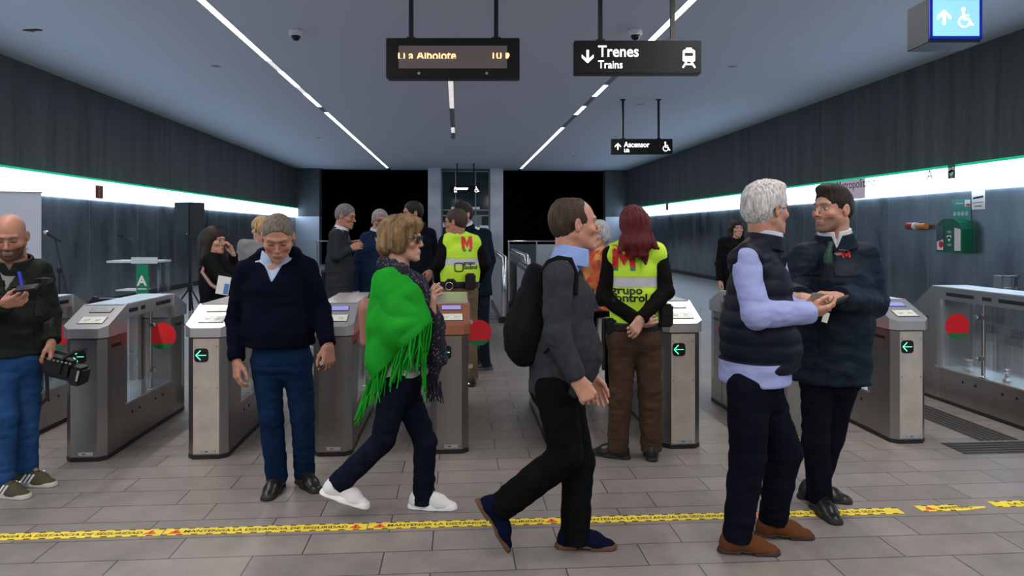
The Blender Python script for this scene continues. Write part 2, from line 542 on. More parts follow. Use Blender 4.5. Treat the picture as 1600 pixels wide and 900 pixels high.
def hair_field(hd, h):
    st = hd['hair']; t = hd.get('hvol', .010)
    lo, hi = np.array((-.16, -.21, -.17)), np.array((.16, .15, .19))
    if st == 'long': lo = np.array((-.24, -.30, -.50))
    if st == 'wave': lo = np.array((-.20, -.22, -.33)); hi = np.array((.20, .15, .19))
    Fd = Field(lo, hi, h)
    ry = hd.get('line', 0.0)     # moves the hairline back
    if st in ('short', 'rec'):
        Fd.add(Ell((0, -.020, .037), (.0765 + t, .096 + t, .083 + t)), 0)
        Fd.add(Ell((0, -.055, -.005), (.062 + t, .052 + t, .06 + t)), .03)
        if hd.get('quiff'): Fd.add(Ell((0, .03, .105), (.055, .05, .022 + hd['quiff'])), .03)
        Fd.sub(Ell((0, .105 - ry, -.03 + ry * .2), (.080, .068, .10)), .008)
        Fd.sub(Box((0, .08, -.09), (.12, .085 + .0, .07)), .008)
        for q in (-1, 1): Fd.sub(Ell((q * .088, -.010, -.02), (.022, .026, .036)), .006)
        Fd.clip((0, 0, hd.get('nape', -.062)), (0, 0, -1))
        if st == 'rec':
            Fd.sub(Ell((0, .075, .09), (.062, .075, .05)), .012)
            for q in (-1, 1): Fd.sub(Ell((q * .055, .06, .06), (.035, .045, .04)), .012)
        if hd.get('crown'):
            Fd.sub(Ell((0, -.02, .125), (.052, .07, hd['crown'])), .01)
        sc = (120, 120, 26)
    elif st == 'bob':
        Fd.add(Ell((0, -.028, .042), (.094, .116, .098)), 0)
        Fd.add(Ell((0, -.075, -.015), (.085, .060, .075)), .03)
        for q in (-1, 1): Fd.add(Ell((q * .075, -.01, -.015), (.026, .052, .062)), .03)
        Fd.add(Ell((0, .045, .085), (.07, .055, .040)), .03)
        Fd.add(Cap((0, -.1, -.05), (0, -.085, -.10), .045, .03, side=(1, 0, 0), st=1.4), .03)
        Fd.sub(Ell((0, .125, -.055), (.076, .086, .093)), .010)
        sc = (70, 70, 22)
    elif st == 'long':
        Fd.add(Ell((0, -.025, .040), (.089, .110, .094)), 0)
        Fd.add(Cap((0, -.07, .0), (0, -.115, -.12), .060, .050, side=(1, 0, 0), st=1.75), .05)
        Fd.add(Cap((0, -.115, -.12), (.01, -.140, -.19), .042, .020, side=(1, 0, 0), st=2.1), .03)
        for q, l in ((-1, -.17), (1, -.15), (.35, -.25), (-.4, -.22)):
            Fd.add(Cap((q * .08, -.10, -.10), (q * .125, -.135, l), .034, .010, side=(1, 0, 0), st=1.2), .03)
        Fd.sub(Ell((0, .125, -.05), (.074, .086, .10)), .010)
        sc = (95, 60, 9)
    elif st == 'wave':
        Fd.add(Ell((0, -.028, .040), (.092, .112, .095)), 0)
        Fd.add(Cap((0, -.07, .0), (0, -.08, -.20), .075, .070, side=(1, 0, 0), st=1.35), .05)
        for q in (-1, 1): Fd.add(Cap((q * .07, -.02, .0), (q * .09, -.02, -.17), .032, .03), .04)
        Fd.sub(Ell((0, .125, -.055), (.066, .09, .11)), .010)
        sc = (28, 28, 22)
    amp = hd.get('hamp', .0045)
    Fd.noise(amp, sc, 1); Fd.noise(amp * .6, tuple(q * 1.9 for q in sc), 2)
    return Fd.mesh()


def hand_mesh(side_sign, curl, h, spread=1.0, thumb=0.5, pinch=0, sc=1.0):
    """frame: x fingers, y thumb side, z back of the hand"""
    Fd = Field((-.09, -.075, -.11), (.21, .095, .06), h)
    ys = (.031, .0105, -.0105, -.030); ls = (.071, .079, .073, .058); rs = (.0092, .0094, .009, .0078)
    if not isinstance(curl, (list, tuple)): curl = (curl,) * 4
    Fd.add(Cap((-.035, 0, 0), (.0, 0, 0), .0225, .023, side=(0, 1, 0), st=1.2), 0)
    for i in range(4):
        x0 = .088 - (.006 if i in (0, 2) else (.014 if i == 3 else 0))
        a = np.array((.005, ys[i] * .55, 0)); b = np.array((x0, ys[i], .002))
        Fd.add(Cap(a, b, .0165, .0115), .014)
        p = b; ang = 0; fan = (i - 1.5) * -.07 * spread
        for j, (fr, cu) in enumerate(((.46, .75), (.30, 1.05), (.24, .75))):
            ang += curl[i] * cu
            dr = np.array((math.cos(ang) * math.cos(fan), math.cos(ang) * math.sin(fan), -math.sin(ang)))
            q = p + dr * ls[i] * fr
            Fd.add(Cap(p, q, rs[i] * (1 - .08 * j), rs[i] * (.93 - .09 * j)), .0035 if j else .007); p = q
    a = np.array((.012, .024, -.006)); t = thumb
    b = a + np.array((.034, .022 * (1 - t) + .010, -.014 - .01 * t)); Fd.add(Cap(a, b, .016, .0125), .014)
    c = b + nrm((.9, .45 * (1 - t) - .05, -.35 * t - .1)) * .032; Fd.add(Cap(b, c, .0108, .0098), .006)
    e = c + nrm((.95, -.2 * t, -.4 * t)) * .026; Fd.add(Cap(c, e, .0098, .0082), .004)
    V, Q = Fd.mesh()
    V = V * sc
    if side_sign < 0: V = V * np.array((1, -1, 1)); Q = Q[:, ::-1]
    return V, Q


def stand(px, D, face, h=1.72, yfeet=None):
    """joints of an upright figure; face = direction in camera terms"""
    f = CD(face[0], face[1], 0); r = np.cross(f, (0, 0, 1.0)); up = np.array((0, 0, 1.0))
    base = C(px, HOR, D); base[2] = 0
    J = {'f': f, 'r': r, 'base': base}
    for n, s in (('L', -1), ('R', 1)):
        J['sh' + n] = base + r * s * .108 * h + up * .805 * h
        J['el' + n] = base + r * s * .135 * h + up * .625 * h - f * .02
        J['wr' + n] = base + r * s * .135 * h + up * .475 * h + f * .03
        J['hp' + n] = base + r * s * .052 * h + up * .515 * h
        J['kn' + n] = base + r * s * .06 * h + up * .285 * h + f * .015
        J['an' + n] = base + r * s * .065 * h + up * .045 * h - f * .02
        J['toe' + n] = nrm(f + r * s * .15)
    J['neck'] = base + up * .845 * h - f * .015
    J['head'] = base + up * .93 * h + f * .02
    J['h'] = h
    return J


SKIN = None


def human(label, J, hd, wear, hands=None, lod=0, rad=1.0, name='person', shoe=None, group=None):
    """hd: head dict; wear: list of garment dicts; hands: dict side -> (fingerdir, dorsal, curl, thumb) in camera terms"""
    global SKIN
    if SKIN is None: SKIN = attr_mat('skin', .48, .35, .12, .15, 160)
    J = dict(J); root_p = J['base'].copy(); root_p[2] = 0
    root = empty(name, root_p, label, 'person', group)
    hv = (.0032, .0055, .007)[lod]; cv = (.0075, .012, .014)[lod]
    # head frame
    fw = CD(*hd['fwd']); up0 = CD(*hd['up']) if 'up' in hd else np.array((0, 0, 1.0))
    rt = nrm(np.cross(fw, up0)); up = np.cross(rt, fw); RH = np.stack([rt, fw, up], 1)
    hs = hd.get('size', 1.0); HP = J['head']
    neck_l = (RH.T @ (J['neck'] - HP)) / hs
    Vh, Qh, Ch = head_mesh(None, hd, neck_l, hv)
    Vs = [HP + (Vh * hs) @ RH.T]; Qs = [Qh]; Cs = [Ch]; n0 = len(Vh)
    if hd.get('hair'):
        V, Q = hair_field(hd, hv * 1.15)
        ho = np_obj('hair', HP + (V * hs) @ RH.T, Q, hair_mat(hd['hcol'], *hd.get('hvar', ())), root, off=root_p)
    # hands
    for s in ('L', 'R'):
        sp = (hands or {}).get(s)
        fa = nrm(J['wr' + s] - J['el' + s])
        if sp is None and lod > 0 and (hands or {}).get('no' + s): continue
        if sp is None: sp = (None, None, .35, .5)
        fd = fa if sp[0] is None else CD(*sp[0])
        dn = (J['r'] * (1 if s == 'R' else -1)) if sp[1] is None else CD(*sp[1])
        x = fd; z = nrm(dn - x * dn.dot(x)); th = -np.cross(x, z) if s == 'R' else np.cross(x, z)
        y = np.cross(z, x)
        sg = 1 if th.dot(y) > 0 else -1
        V, Q = hand_mesh(sg, sp[2], (.0032, .005, .0065)[lod], sp[4] if len(sp) > 4 else 1, sp[3], sc=hd.get('hand', 1.0))
        R = np.stack([x, y, z], 1)
        V = J['wr' + s] + V @ R.T
        Vs.append(V); Qs.append(Q + n0); n0 += len(V)
        c = np.tile(np.array(hd.get('hskin', hd['skin'])), (len(V), 1)) * (1 + .3 * vnoise(V * 60)[:, None]); Cs.append(c)
    # body under the clothes
    pts = np.array([J[k] for k in J if k[:2] in ('sh', 'el', 'wr', 'hp', 'kn', 'an')] + [J['neck']])
    lo, hi = pts.min(0) - .2, pts.max(0) + .2; lo[2] = 0.0
    B = Field(lo, hi, .016 if lod == 0 else .022)
    Pc = (J['hpL'] + J['hpR']) / 2; Sc = (J['shL'] + J['shR']) / 2
    B.add(Cap(Pc, Pc * .35 + Sc * .65, .085, .095, side=J['r'], st=1.3), 0); B.add(Cap(Sc - (0, 0, .05), J['neck'], .07, .05), .05)
    for s in 'LR':
        B.add(Cap(Sc, J['sh' + s], .05, .04), .04)
        B.add(Cap(J['sh' + s], J['el' + s], .036, .03), .02); B.add(Cap(J['el' + s], J['wr' + s], .028, .0235), .0)
        B.add(Cap(J['hp' + s], J['kn' + s], .065, .045), .04); B.add(Cap(J['kn' + s], J['an' + s], .040, .026), .02)
        B.add(Cap(J['an' + s], J['an' + s] + J['toe' + s] * .06 - (0, 0, .03), .026, .02), .02)
    V, Q = B.mesh(); Vs.append(V); Qs.append(Q + n0); n0 += len(V); Cs.append(np.tile(np.array(hd['skin']), (len(V), 1)))
    np_obj('body', np.concatenate(Vs), np.concatenate(Qs), SKIN, root, np.concatenate(Cs), off=root_p)
    # garments
    u = J['r']; f = J['f']; objs = {}
    for g in wear:
        k = g['kind']; lo2, hi2 = lo.copy() - .05, hi.copy() + .05; lo2[2] = max(lo2[2], -.01)
        if k == 'legs':
            hi2[2] = Pc[2] + .25
            G = Field(lo2, hi2, cv); o = g.get('o', 0)
            rp = g.get('rp', .125) * rad + o; tr = g.get('thigh', .088) * rad + o; kr = g.get('knee', .066) + o; ar = g.get('hem', .062) + o
            G.add(Cap(Pc + (0, 0, g.get('top', .10)), Pc - (0, 0, .0), rp * .93, rp, side=u, st=g.get('pst', 1.3), cuta=True), 0)
            for s in 'LR':
                sd = np.cross(nrm(J['kn' + s] - J['hp' + s]), f)
                G.add(Cap(J['hp' + s], J['kn' + s], tr, kr), .03 if s == 'L' else .02)
                a = J['an' + s]; kn = J['kn' + s]; d = nrm(a - kn)
                G.add(Cap(kn, a + d * (g.get('ext', .0) + .03), kr, ar, cut=True), .02)
            if g.get('amp', .012):
                G.noise(g.get('amp', .012), (9, 9, 20), 3, ridge=True)
                G.noise(g.get('amp', .012) * .5, (22, 22, 30), 5)
                for s in 'LR':
                    a = J['an' + s]
                    G.noise(.012, (14, 14, 48), 8, ridge=True, where=lambda P, a=a: np.exp(-np.sum(((P - a - (0, 0, .05)) / .10) ** 2, 1)))
            V, Q = G.mesh()
            objs[g['name']] = np_obj(g['name'], V, Q, g['mat'], root, off=root_p); continue
        if k == 'top':
            lo2[2] = max(0.02, min(Pc[2] - g.get('drop', .10), J['wrL'][2], J['wrR'][2]) - .1)
            G = Field(lo2, hi2, g.get('cv', cv)); o = g.get('o', 0)
            rc = g.get('rc', .118) * rad + o; rw = g.get('rw', .115) * rad + o; rp = g.get('rp', .125) * rad + o; st = g.get('st', 1.38)
            wa = Pc * .55 + Sc * .45; bl = g.get('belly', 0)
            hem = Pc - np.array((0, 0, g.get('drop', .05)))
            G.add(Cap(hem - (0, 0, .12), wa, rp + g.get('flare', 0), rw, side=u, st=g.get('hst', st)), 0)
            G.add(Cap(wa, Pc * .22 + Sc * .78 + f * .01, rw, rc, side=u, st=st), .05)
            if bl: G.add(Ell(Pc * .7 + Sc * .3 + f * bl, (rw * 1.1, rw * 1.0, .15)), .06)
            if g.get('bust'):
                for s in (-1, 1): G.add(Ell(Pc * .28 + Sc * .72 + f * (rc - .02) + u * s * .07, (.06, .06, .065)), .04)
            G.clip(hem, (0, 0, -1))
            shr = g.get('shr', .056) + o
            G.add(Cap(J['shL'] * .85 + Sc * .15 - (0, 0, .012), J['shR'] * .85 + Sc * .15 - (0, 0, .012), shr), .05)
            for s in 'LR':
                G.add(Cap(J['neck'] - (0, 0, .026), J['sh' + s], .054 + o, shr * .95), .05)
                if g.get('sleeves', True):
                    ra, re, rw_ = g.get('sl', (.060, .052, .043)); ra += o; re += o; rw_ += o
                    el, wr = J['el' + s], J['wr' + s]; d = nrm(wr - el)
                    G.add(Cap(J['sh' + s], el, ra, re), .03)
                    G.add(Cap(el, wr + d * g.get('cuff', -.01), re, rw_, cut=True), .02)
                elif g.get('arm_hole'):
                    pass
            if g.get('amp', .012):
                a_ = g.get('amp', .012)
                G.noise(a_, g.get('ns', (8, 8, 17)), g.get('seed', 1), ridge=True)
                G.noise(a_ * .5, (20, 20, 26), 5)
                for s in 'LR':
                    a = J['el' + s]; G.noise(a_ * 1.2, (16, 16, 40), 9, ridge=True, where=lambda P, a=a: np.exp(-np.sum(((P - a) / .11) ** 2, 1)))
            if g.get('quilt'):
                m = np.abs(G.f) < .03; idx = np.argwhere(m); zz = G.lo[2] + idx[:, 2] * G.h
                G.f[m] += (g.get('qa', .006) * (1 - np.abs(np.sin(math.pi * zz / g['quilt'])) ** .6)).astype(np.float32)
            if not g.get('sleeves', True):
                for s, sg in (('L', -1), ('R', 1)):
                    G.sub(Cap(J['sh' + s] + u * sg * g.get('ah', .060) + (0, 0, .03), J['sh' + s] + u * sg * .055 - (0, 0, .16), .060, .052), .012)
            nk = J['neck']
            ax_ = nrm(HP - nk); 
            G.sub(Cap(nk - ax_ * .0 , nk + ax_ * .14, g.get('nr', .066), g.get('nr', .066) + .02), .01)
            if g.get('vneck'):
                dpt, wd = g['vneck']
                top = nk + f * .05 + (0, 0, .02); bot = nk + f * (rc + .02) - np.array((0, 0, dpt))
                G.sub(Cap(top, bot, wd, .004, side=f, st=2.0), .006)
            for q in g.get('extra', []): G.add(q, .02)
            for q in g.get('cuts', []): G.sub(q, .006)
            for p0, n in g.get('clips', []): G.clip(p0, n)
            V, Q = G.mesh()
            colr = g['paint'](V) if g.get('paint') else None
            objs[g['name']] = np_obj(g['name'], V, Q, g['mat'], root, colr, off=root_p); continue
        if k == 'belt':
            G = Field(lo2, hi2, .008); z0, z1 = g['z']
            G.add(Cap(Pc + (0, 0, z1), Pc + (0, 0, z0), g['r'], g['r'], side=u, st=g.get('st', 1.4), cut=True, cuta=True), 0)
            V, Q = G.mesh(); objs[g['name']] = np_obj(g['name'], V, Q, g['mat'], root, off=root_p); continue
        if k == 'collar':
            nk = J['neck']; ax_ = nrm(nrm(HP - nk) + np.array((0, 0, .8))); a = nk - ax_ * g.get('dn', .02) + f * g.get('fo', .006); b = nk + ax_ * g.get('hh', .045) + f * g.get('fo2', .012)
            G = Field(nk - .17, nk + .17, .004 if lod < 2 else .006)
            G.add(Shell(a, b, g.get('ra', .078) - .004, g.get('rb', .068) - .002, g.get('th', .0045), side=u, st=1.08), 0)
            if g.get('fold'):
                G.add(Shell(a - ax_ * .012, b, g.get('ra', .078) + .010, g.get('rb', .068) + .002, .004, side=u, st=1.08), .004)
            if g.get('open', .03):
                G.sub(Cap(nk + f * .10 - (0, 0, .05), nk + f * .11 + (0, 0, .12), .003, g.get('open', .03), side=f, st=3.0), .003)
            V, Q = G.mesh(); objs[g['name']] = np_obj(g['name'], V, Q, g['mat'], root, off=root_p); continue
    # shoes
    if shoe:
        for s in 'LR':
            make_shoe(J['an' + s], J['toe' + s], J.get('pitch' + s, 0), shoe, root, root_p, lod)
    return root, objs, J, RH


def make_shoe(an, toe, pitch, sh, root, off, lod):
    """frame x toe, y side, z up; origin below the ankle on the sole's underside"""
    L = sh.get('len', .285); k = L / .285
    t = np.array((toe[0], toe[1], 0)); t = nrm(t); y = np.cross((0, 0, 1.0), t)
    c, s_ = math.cos(pitch), math.sin(pitch)
    x = t * c - np.array((0, 0, 1.0)) * s_; z = t * s_ + np.array((0, 0, 1.0)) * c
    R = np.stack([x, y, z], 1)
    org = np.asarray(an, float) - z * .085
    if pitch == 0: org[2] = 0.001
    h = (.0045, .008, .009)[lod]
    def outline(e):
        return [Cap((-.055 * k, 0, 0), (.05 * k, 0, 0), .034 + e, .037 + e), Cap((.05 * k, 0, 0), (.155 * k, -.0, 0), .044 + e, .038 + e * .8)]
    G = Field((-.13, -.08, -.02), (.23, .08, .15), h)
    hi = sh.get('high', .10)
    G.add(Cap((-.045 * k, 0, .03), (-.022 * k, 0, hi), .036, .036, side=(0, 1, 0), st=.92, cut=True), 0)
    G.add(Cap((-.03 * k, 0, .045), (.09 * k, 0, .038), .042, .036), .03)
    G.add(Cap((.0, 0, .07), (.10 * k, 0, .036), .034, .03), .03)
    G.add(Cap((.09 * k, 0, .02), (.15 * k, 0, .016), .044, .036, side=(0, 0, 1), st=sh.get('toeh', .75)), .03)
    G.clip((0, 0, .014), (0, 0, -1))
    if sh.get('amp'): G.noise(sh['amp'], (30, 30, 30), 4)
    V, Q = G.mesh()
    up = np_obj('shoe', org + V @ R.T, Q, sh['mat'], root, off=off)
    S = Field((-.13, -.08, -.03), (.23, .08, .06), h)
    sh_t = sh.get('sole', .024)
    for q in outline(sh.get('se', .004)): S.add(q, .02)
    S.clip((0, 0, sh_t), (0, 0, 1)); S.clip((0, 0, 0), (0, 0, -1))
    if sh.get('heel'):
        S.sub(Box((.04, 0, -.004), (.032, .08, .011 + .004)), .004)
    V, Q = S.mesh()
    np_obj('sole', org + V @ R.T, Q, sh['smat'], up, off=off)
    mb = MB()
    for i in range(4):
        xx = (.035 + .022 * i) * k; zz = .104 - .0115 * i - (.006 if i == 3 else 0)
        mb.tube([Vector(org + R @ np.array(q)) for q in ((xx, -.022, zz - .012), (xx + .004, -.008, zz + .001), (xx + .004, .008, zz + .001), (xx, .022, zz - .012))], .0026, 6)
    if sh.get('lace'): mb.build('laces', sh['lace'], up, world=False).data.transform(Matrix.Translation(-Vector(off)))
    if sh.get('stripes'):
        for q in (-1, 1):
            mb = MB()
            for i in range(3):
                x0 = .015 + .026 * i
                a, b = org + R @ np.array((x0 - .012, q * .049, .026)), org + R @ np.array((x0 + .016, q * .0375, .072))
                mb.tube([Vector(a), Vector(b)], .0062, 8)
            mb.build('side_stripes', sh['stripes'], up).data.transform(Matrix.Translation(-Vector(off)))
    return up


def decal(name, V, Fc, m4, target, material, parent, off, lift=.004, sub=2, reach=.4):
    """lay a flat mark (in the m4 frame) onto a garment's surface"""
    import bmesh
    bm = bmesh.new(); vs = [bm.verts.new(q) for q in V]
    for q in Fc:
        try: bm.faces.new([vs[i] for i in q])
        except ValueError: pass
    bmesh.ops.remove_doubles(bm, verts=bm.verts[:], dist=1e-5)
    bmesh.ops.triangulate(bm, faces=bm.faces[:])
    for _ in range(sub): bmesh.ops.subdivide_edges(bm, edges=[e for e in bm.edges if e.calc_length() > .012], cuts=1)
    bmesh.ops.triangulate(bm, faces=bm.faces[:])
    t = target.data; bvh = BVHTree.FromPolygons([q.co.copy() for q in t.vertices], [list(p.vertices) for p in t.polygons])
    n = (m4.to_3x3() @ Vector((0, 0, 1))).normalized(); offv = Vector(off)
    for q in bm.verts:
        p = m4 @ q.co - offv; hit = bvh.ray_cast(p + n * reach, -n)
        q.co = (hit[0] + n * lift) if hit[0] is not None else p
    me = bpy.data.meshes.new(name); bm.to_mesh(me); bm.free(); me.materials.append(material)
    o = bpy.data.objects.new(name, me); COL.objects.link(o); o.parent = parent
    return o


def decal_text(name, txt, size, m4, target, material, parent, off, bold=0.0, align='CENTER', sx=1.0, lift=.004):
    vs, fs = text_geo(txt, size, bold, align)
    return decal(name, [Vector((q.x * sx, q.y, 0)) for q in vs], fs, m4, target, material, parent, off, lift)


def place(J, over):
    for k, v in over.items(): J[k] = C(*v)
    return J


def glasses(root, HP, RH, hs, col, dark=False, off=None, gs=1.0):
    """spectacles on a head frame"""
    mb = MB(); W = lambda p: Vector(HP + RH @ (np.array(p) * hs) - off)
    for q in (-1, 1):
        pts = [W((q * .033 + .021 * gs * math.cos(a), .091, .0 + .015 * gs * math.sin(a))) for a in np.linspace(0, 2 * math.pi, 17)[:-1]]
        mb.tube(pts, .0016 if not dark else .0026, 6, closed=True)
        mb.tube([W((q * .055, .090, .006)), W((q * .078, .068, .006)), W((q * .083, -.005, .004)), W((q * .082, -.02, -.008))], .0018, 6)
    mb.tube([W((-.012, .092, .004)), W((0, .097, .006)), W((.012, .092, .004))], .0016, 6)
    o = mb.build('glasses', col, root)
    mb = MB()
    for q in (-1, 1):
        n = 16; mb.raw([W((q * .033 + .02 * gs * math.cos(a), .091, .014 * gs * math.sin(a))) for a in np.linspace(0, 2 * math.pi, n + 1)[:-1]], [list(range(n))])
    mb.build('lens', M['lens_dark'] if dark else M['lens'], o)


def logo_m(h, w_=.95, t=.24):
    """wide letter M as flat pieces: height h, stroke t of the height"""
    W = h * w_; s = t * h; V = []; Fc = []
    def q(*p): n = len(V); V.extend(Vector((x - W / 2, y - h / 2, 0)) for x, y in p); Fc.append(tuple(range(n, n + len(p))))
    q((0, 0), (s, 0), (s, h), (0, h)); q((W - s, 0), (W, 0), (W, h), (W - s, h))
    q((s, h), (s, h * .52), (W / 2, h * .10), (W / 2, h * .52)); q((W - s, h), (W / 2, h * .52), (W / 2, h * .10), (W - s, h * .52))
    return V, Fc
# ---------------------------------------------------------------- shared materials
M['steel'] = mat('brushed_steel', (.36, .34, .32), .33, 1.0, bump=.08, bscale=40, var=.10, vscale=5, stretch=(1, 1, .15))
M['steel_cap'] = mat('satin_steel', (.62, .61, .60), .30, .8, bump=.05, bscale=40, var=.06, vscale=4)
M['steel_worn'] = mat('worn_steel_face', (.60, .53, .46), .42, .6, bump=.10, bscale=50, var=.16, vscale=7)
M['copper'] = mat('warm_tinted_cap', (.55, .22, .12), .34, .7, var=.08)
M['dark'] = mat('dark_plastic', (.012, .012, .014), .45)
M['black'] = mat('black_plastic', (.006, .006, .007), .35)
M['chrome'] = mat('chrome', (.6, .6, .6), .18, 1)
M['glass'] = mat('clear_glass', (.90, .96, .95), .02, trans=1, ior=1.08, alpha=.35)
M['lens'] = mat('spectacle_lens', (.9, .95, 1), .02, trans=1, ior=1.1, alpha=.4)
M['lens_dark'] = mat('sunglass_lens', (.02, .02, .025), .05)
M['white'] = mat('white_paint', (.75, .75, .75), .5)
M['paper'] = mat('paper', (.7, .7, .68), .8)
M['grey'] = mat('grey_plastic', (.35, .36, .37), .5)
M['sign_w'] = mat('lit_white', (1, 1, 1), .5, emit=1.6)
M['sign_b'] = mat('sign_black', (.005, .006, .0055), .4, spec=.25)
M['green'] = mat('green_paint', (.0, .20, .09), .5)
M['red'] = mat('red_film', (.62, .012, .02), .5)
M['grn'] = mat('green_film', (.0, .17, .05), .5)
M['red_film'] = mat('red_glass_sticker', (.62, .012, .02), .5)
M['led_g'] = mat('green_led', (.2, 1, .6), .5, emit=1.6, ecol=(.1, 1, .5))
M['led_o'] = mat('amber_led', (1, .5, .2), .5, emit=2.2, ecol=(1, .42, .18))
M['scr_v'] = mat('violet_screen', (.2, .2, .5), .2, emit=.35, ecol=(.36, .34, .80))
M['scr_g'] = mat('grey_screen', (.30, .32, .31), .2, var=.2, vscale=40)
M['scr_w'] = mat('pale_reader', (.62, .64, .56), .3, var=.12, vscale=60)
M['yellow'] = mat('yellow_tape', (.80, .62, .05), .6, var=.12, vscale=20)
M['tblack'] = mat('tape_black', (.03, .03, .02), .6)
M['orange'] = mat('tape_triangle', (.75, .10, .03), .6)


def band_mat():
    m = mat('light_band_diffuser', (.8, .8, .8), .5, emit=BAND_E, ecol=(.55, .76, 1.0)); return m


def wall_mats():
    # board-marked concrete above the light band
    m = bpy.data.materials.new('board_marked_concrete'); m.use_nodes = True; nt = m.node_tree; b = nt.nodes['Principled BSDF']
    tc = nt.nodes.new('ShaderNodeTexCoord')
    mp = nt.nodes.new('ShaderNodeMapping'); mp.inputs['Scale'].default_value = (1, 2.6, .22); nt.links.new(tc.outputs['Object'], mp.inputs[0])
    n = nt.nodes.new('ShaderNodeTexNoise'); n.inputs['Scale'].default_value = 1.6; n.inputs['Detail'].default_value = 7; n.inputs['Roughness'].default_value = .65
    nt.links.new(mp.outputs[0], n.inputs[0])
    r = nt.nodes.new('ShaderNodeValToRGB'); r.color_ramp.elements[0].position = .32; r.color_ramp.elements[1].position = .72
    r.color_ramp.elements[0].color = (.058, .064, .068, 1); r.color_ramp.elements[1].color = (.115, .126, .133, 1)
    nt.links.new(n.outputs[0], r.inputs[0]); nt.links.new(r.outputs[0], b.inputs['Base Color']); b.inputs['Roughness'].default_value = .75
    # vertical steel cladding below
    s = bpy.data.materials.new('steel_cladding'); s.use_nodes = True; nt = s.node_tree; b = nt.nodes['Principled BSDF']
    tc = nt.nodes.new('ShaderNodeTexCoord'); mp = nt.nodes.new('ShaderNodeMapping'); mp.inputs['Scale'].default_value = (1, 1.4, .6)
    nt.links.new(tc.outputs['Object'], mp.inputs[0]); n = nt.nodes.new('ShaderNodeTexNoise'); n.inputs['Scale'].default_value = 1.4; n.inputs['Detail'].default_value = 3
    nt.links.new(mp.outputs[0], n.inputs[0])
    r = nt.nodes.new('ShaderNodeValToRGB'); r.color_ramp.elements[0].position = .3; r.color_ramp.elements[1].position = .75
    r.color_ramp.elements[0].color = (.14, .17, .20, 1); r.color_ramp.elements[1].color = (.28, .32, .36, 1)
    nt.links.new(n.outputs[0], r.inputs[0]); nt.links.new(r.outputs[0], b.inputs['Base Color'])
    b.inputs['Metallic'].default_value = .85
    q = nt.nodes.new('ShaderNodeMapRange'); q.inputs[3].default_value = .20; q.inputs[4].default_value = .40; nt.links.new(n.outputs[0], q.inputs[0]); nt.links.new(q.outputs[0], b.inputs['Roughness'])
    bp = nt.nodes.new('ShaderNodeBump'); bp.inputs['Strength'].default_value = .12; bp.inputs['Distance'].default_value = .02
    n2 = nt.nodes.new('ShaderNodeTexNoise'); n2.inputs['Scale'].default_value = 1.3; nt.links.new(mp.outputs[0], n2.inputs[0]); nt.links.new(n2.outputs[0], bp.inputs['Height']); nt.links.new(bp.outputs[0], b.inputs['Normal'])
    return m, s


M['concrete'], M['clad'] = wall_mats()
M['seam'] = mat('panel_edge', (.30, .34, .38), .35, .8)


def floor_mat():
    m = bpy.data.materials.new('stone_tiles'); m.use_nodes = True; nt = m.node_tree; b = nt.nodes['Principled BSDF']
    tc = nt.nodes.new('ShaderNodeTexCoord'); mp = nt.nodes.new('ShaderNodeMapping'); mp.inputs['Location'].default_value = (.12, -.055, 0)
    nt.links.new(tc.outputs['Object'], mp.inputs[0])
    br = nt.nodes.new('ShaderNodeTexBrick'); br.inputs['Scale'].default_value = 1; br.inputs['Brick Width'].default_value = .6; br.inputs['Row Height'].default_value = .228
    br.inputs['Mortar Size'].default_value = .0030; br.inputs['Mortar Smooth'].default_value = .1; br.offset = .37; br.offset_frequency = 2; br.squash = 1
    br.inputs['Color1'].default_value = (.245, .218, .198, 1); br.inputs['Color2'].default_value = (.198, .178, .163, 1); br.inputs['Mortar'].default_value = (.035, .032, .03, 1)
    nt.links.new(mp.outputs[0], br.inputs[0])
    n = nt.nodes.new('ShaderNodeTexNoise'); n.inputs['Scale'].default_value = 5; n.inputs['Detail'].default_value = 9; n.inputs['Roughness'].default_value = .7; nt.links.new(tc.outputs['Object'], n.inputs[0])
    r = nt.nodes.new('ShaderNodeMapRange'); r.inputs[1].default_value = .3; r.inputs[2].default_value = .7; r.inputs[3].default_value = .80; r.inputs[4].default_value = 1.16; nt.links.new(n.outputs[0], r.inputs[0])
    v = nt.nodes.new('ShaderNodeVectorMath'); v.operation = 'SCALE'; nt.links.new(br.outputs[0], v.inputs[0]); nt.links.new(r.outputs[0], v.inputs['Scale'])
    nt.links.new(v.outputs[0], b.inputs['Base Color'])
    q = nt.nodes.new('ShaderNodeMapRange'); q.inputs[3].default_value = .30; q.inputs[4].default_value = .52; nt.links.new(n.outputs[0], q.inputs[0]); nt.links.new(q.outputs[0], b.inputs['Roughness'])
    bp = nt.nodes.new('ShaderNodeBump'); bp.inputs['Strength'].default_value = .4; bp.inputs['Distance'].default_value = .002; nt.links.new(br.outputs['Fac'], bp.inputs['Height']); bp.invert = True
    nt.links.new(bp.outputs[0], b.inputs['Normal'])
    return m


# ---------------------------------------------------------------- the hall
def struct(name, mb, m):
    o = mb.build(name, m); o['kind'] = 'structure'; return o


def boxspan(mb, x0, x1, y0, y1, z0, z1):
    mb.box(((x0 + x1) / 2, (y0 + y1) / 2, (z0 + z1) / 2), (abs(x1 - x0), abs(y1 - y0), abs(z1 - z0)))


mb = MB(); boxspan(mb, XL - .3, XR + .3, YF - .3, YB + .6, -.2, 0); struct('floor', mb, floor_mat())
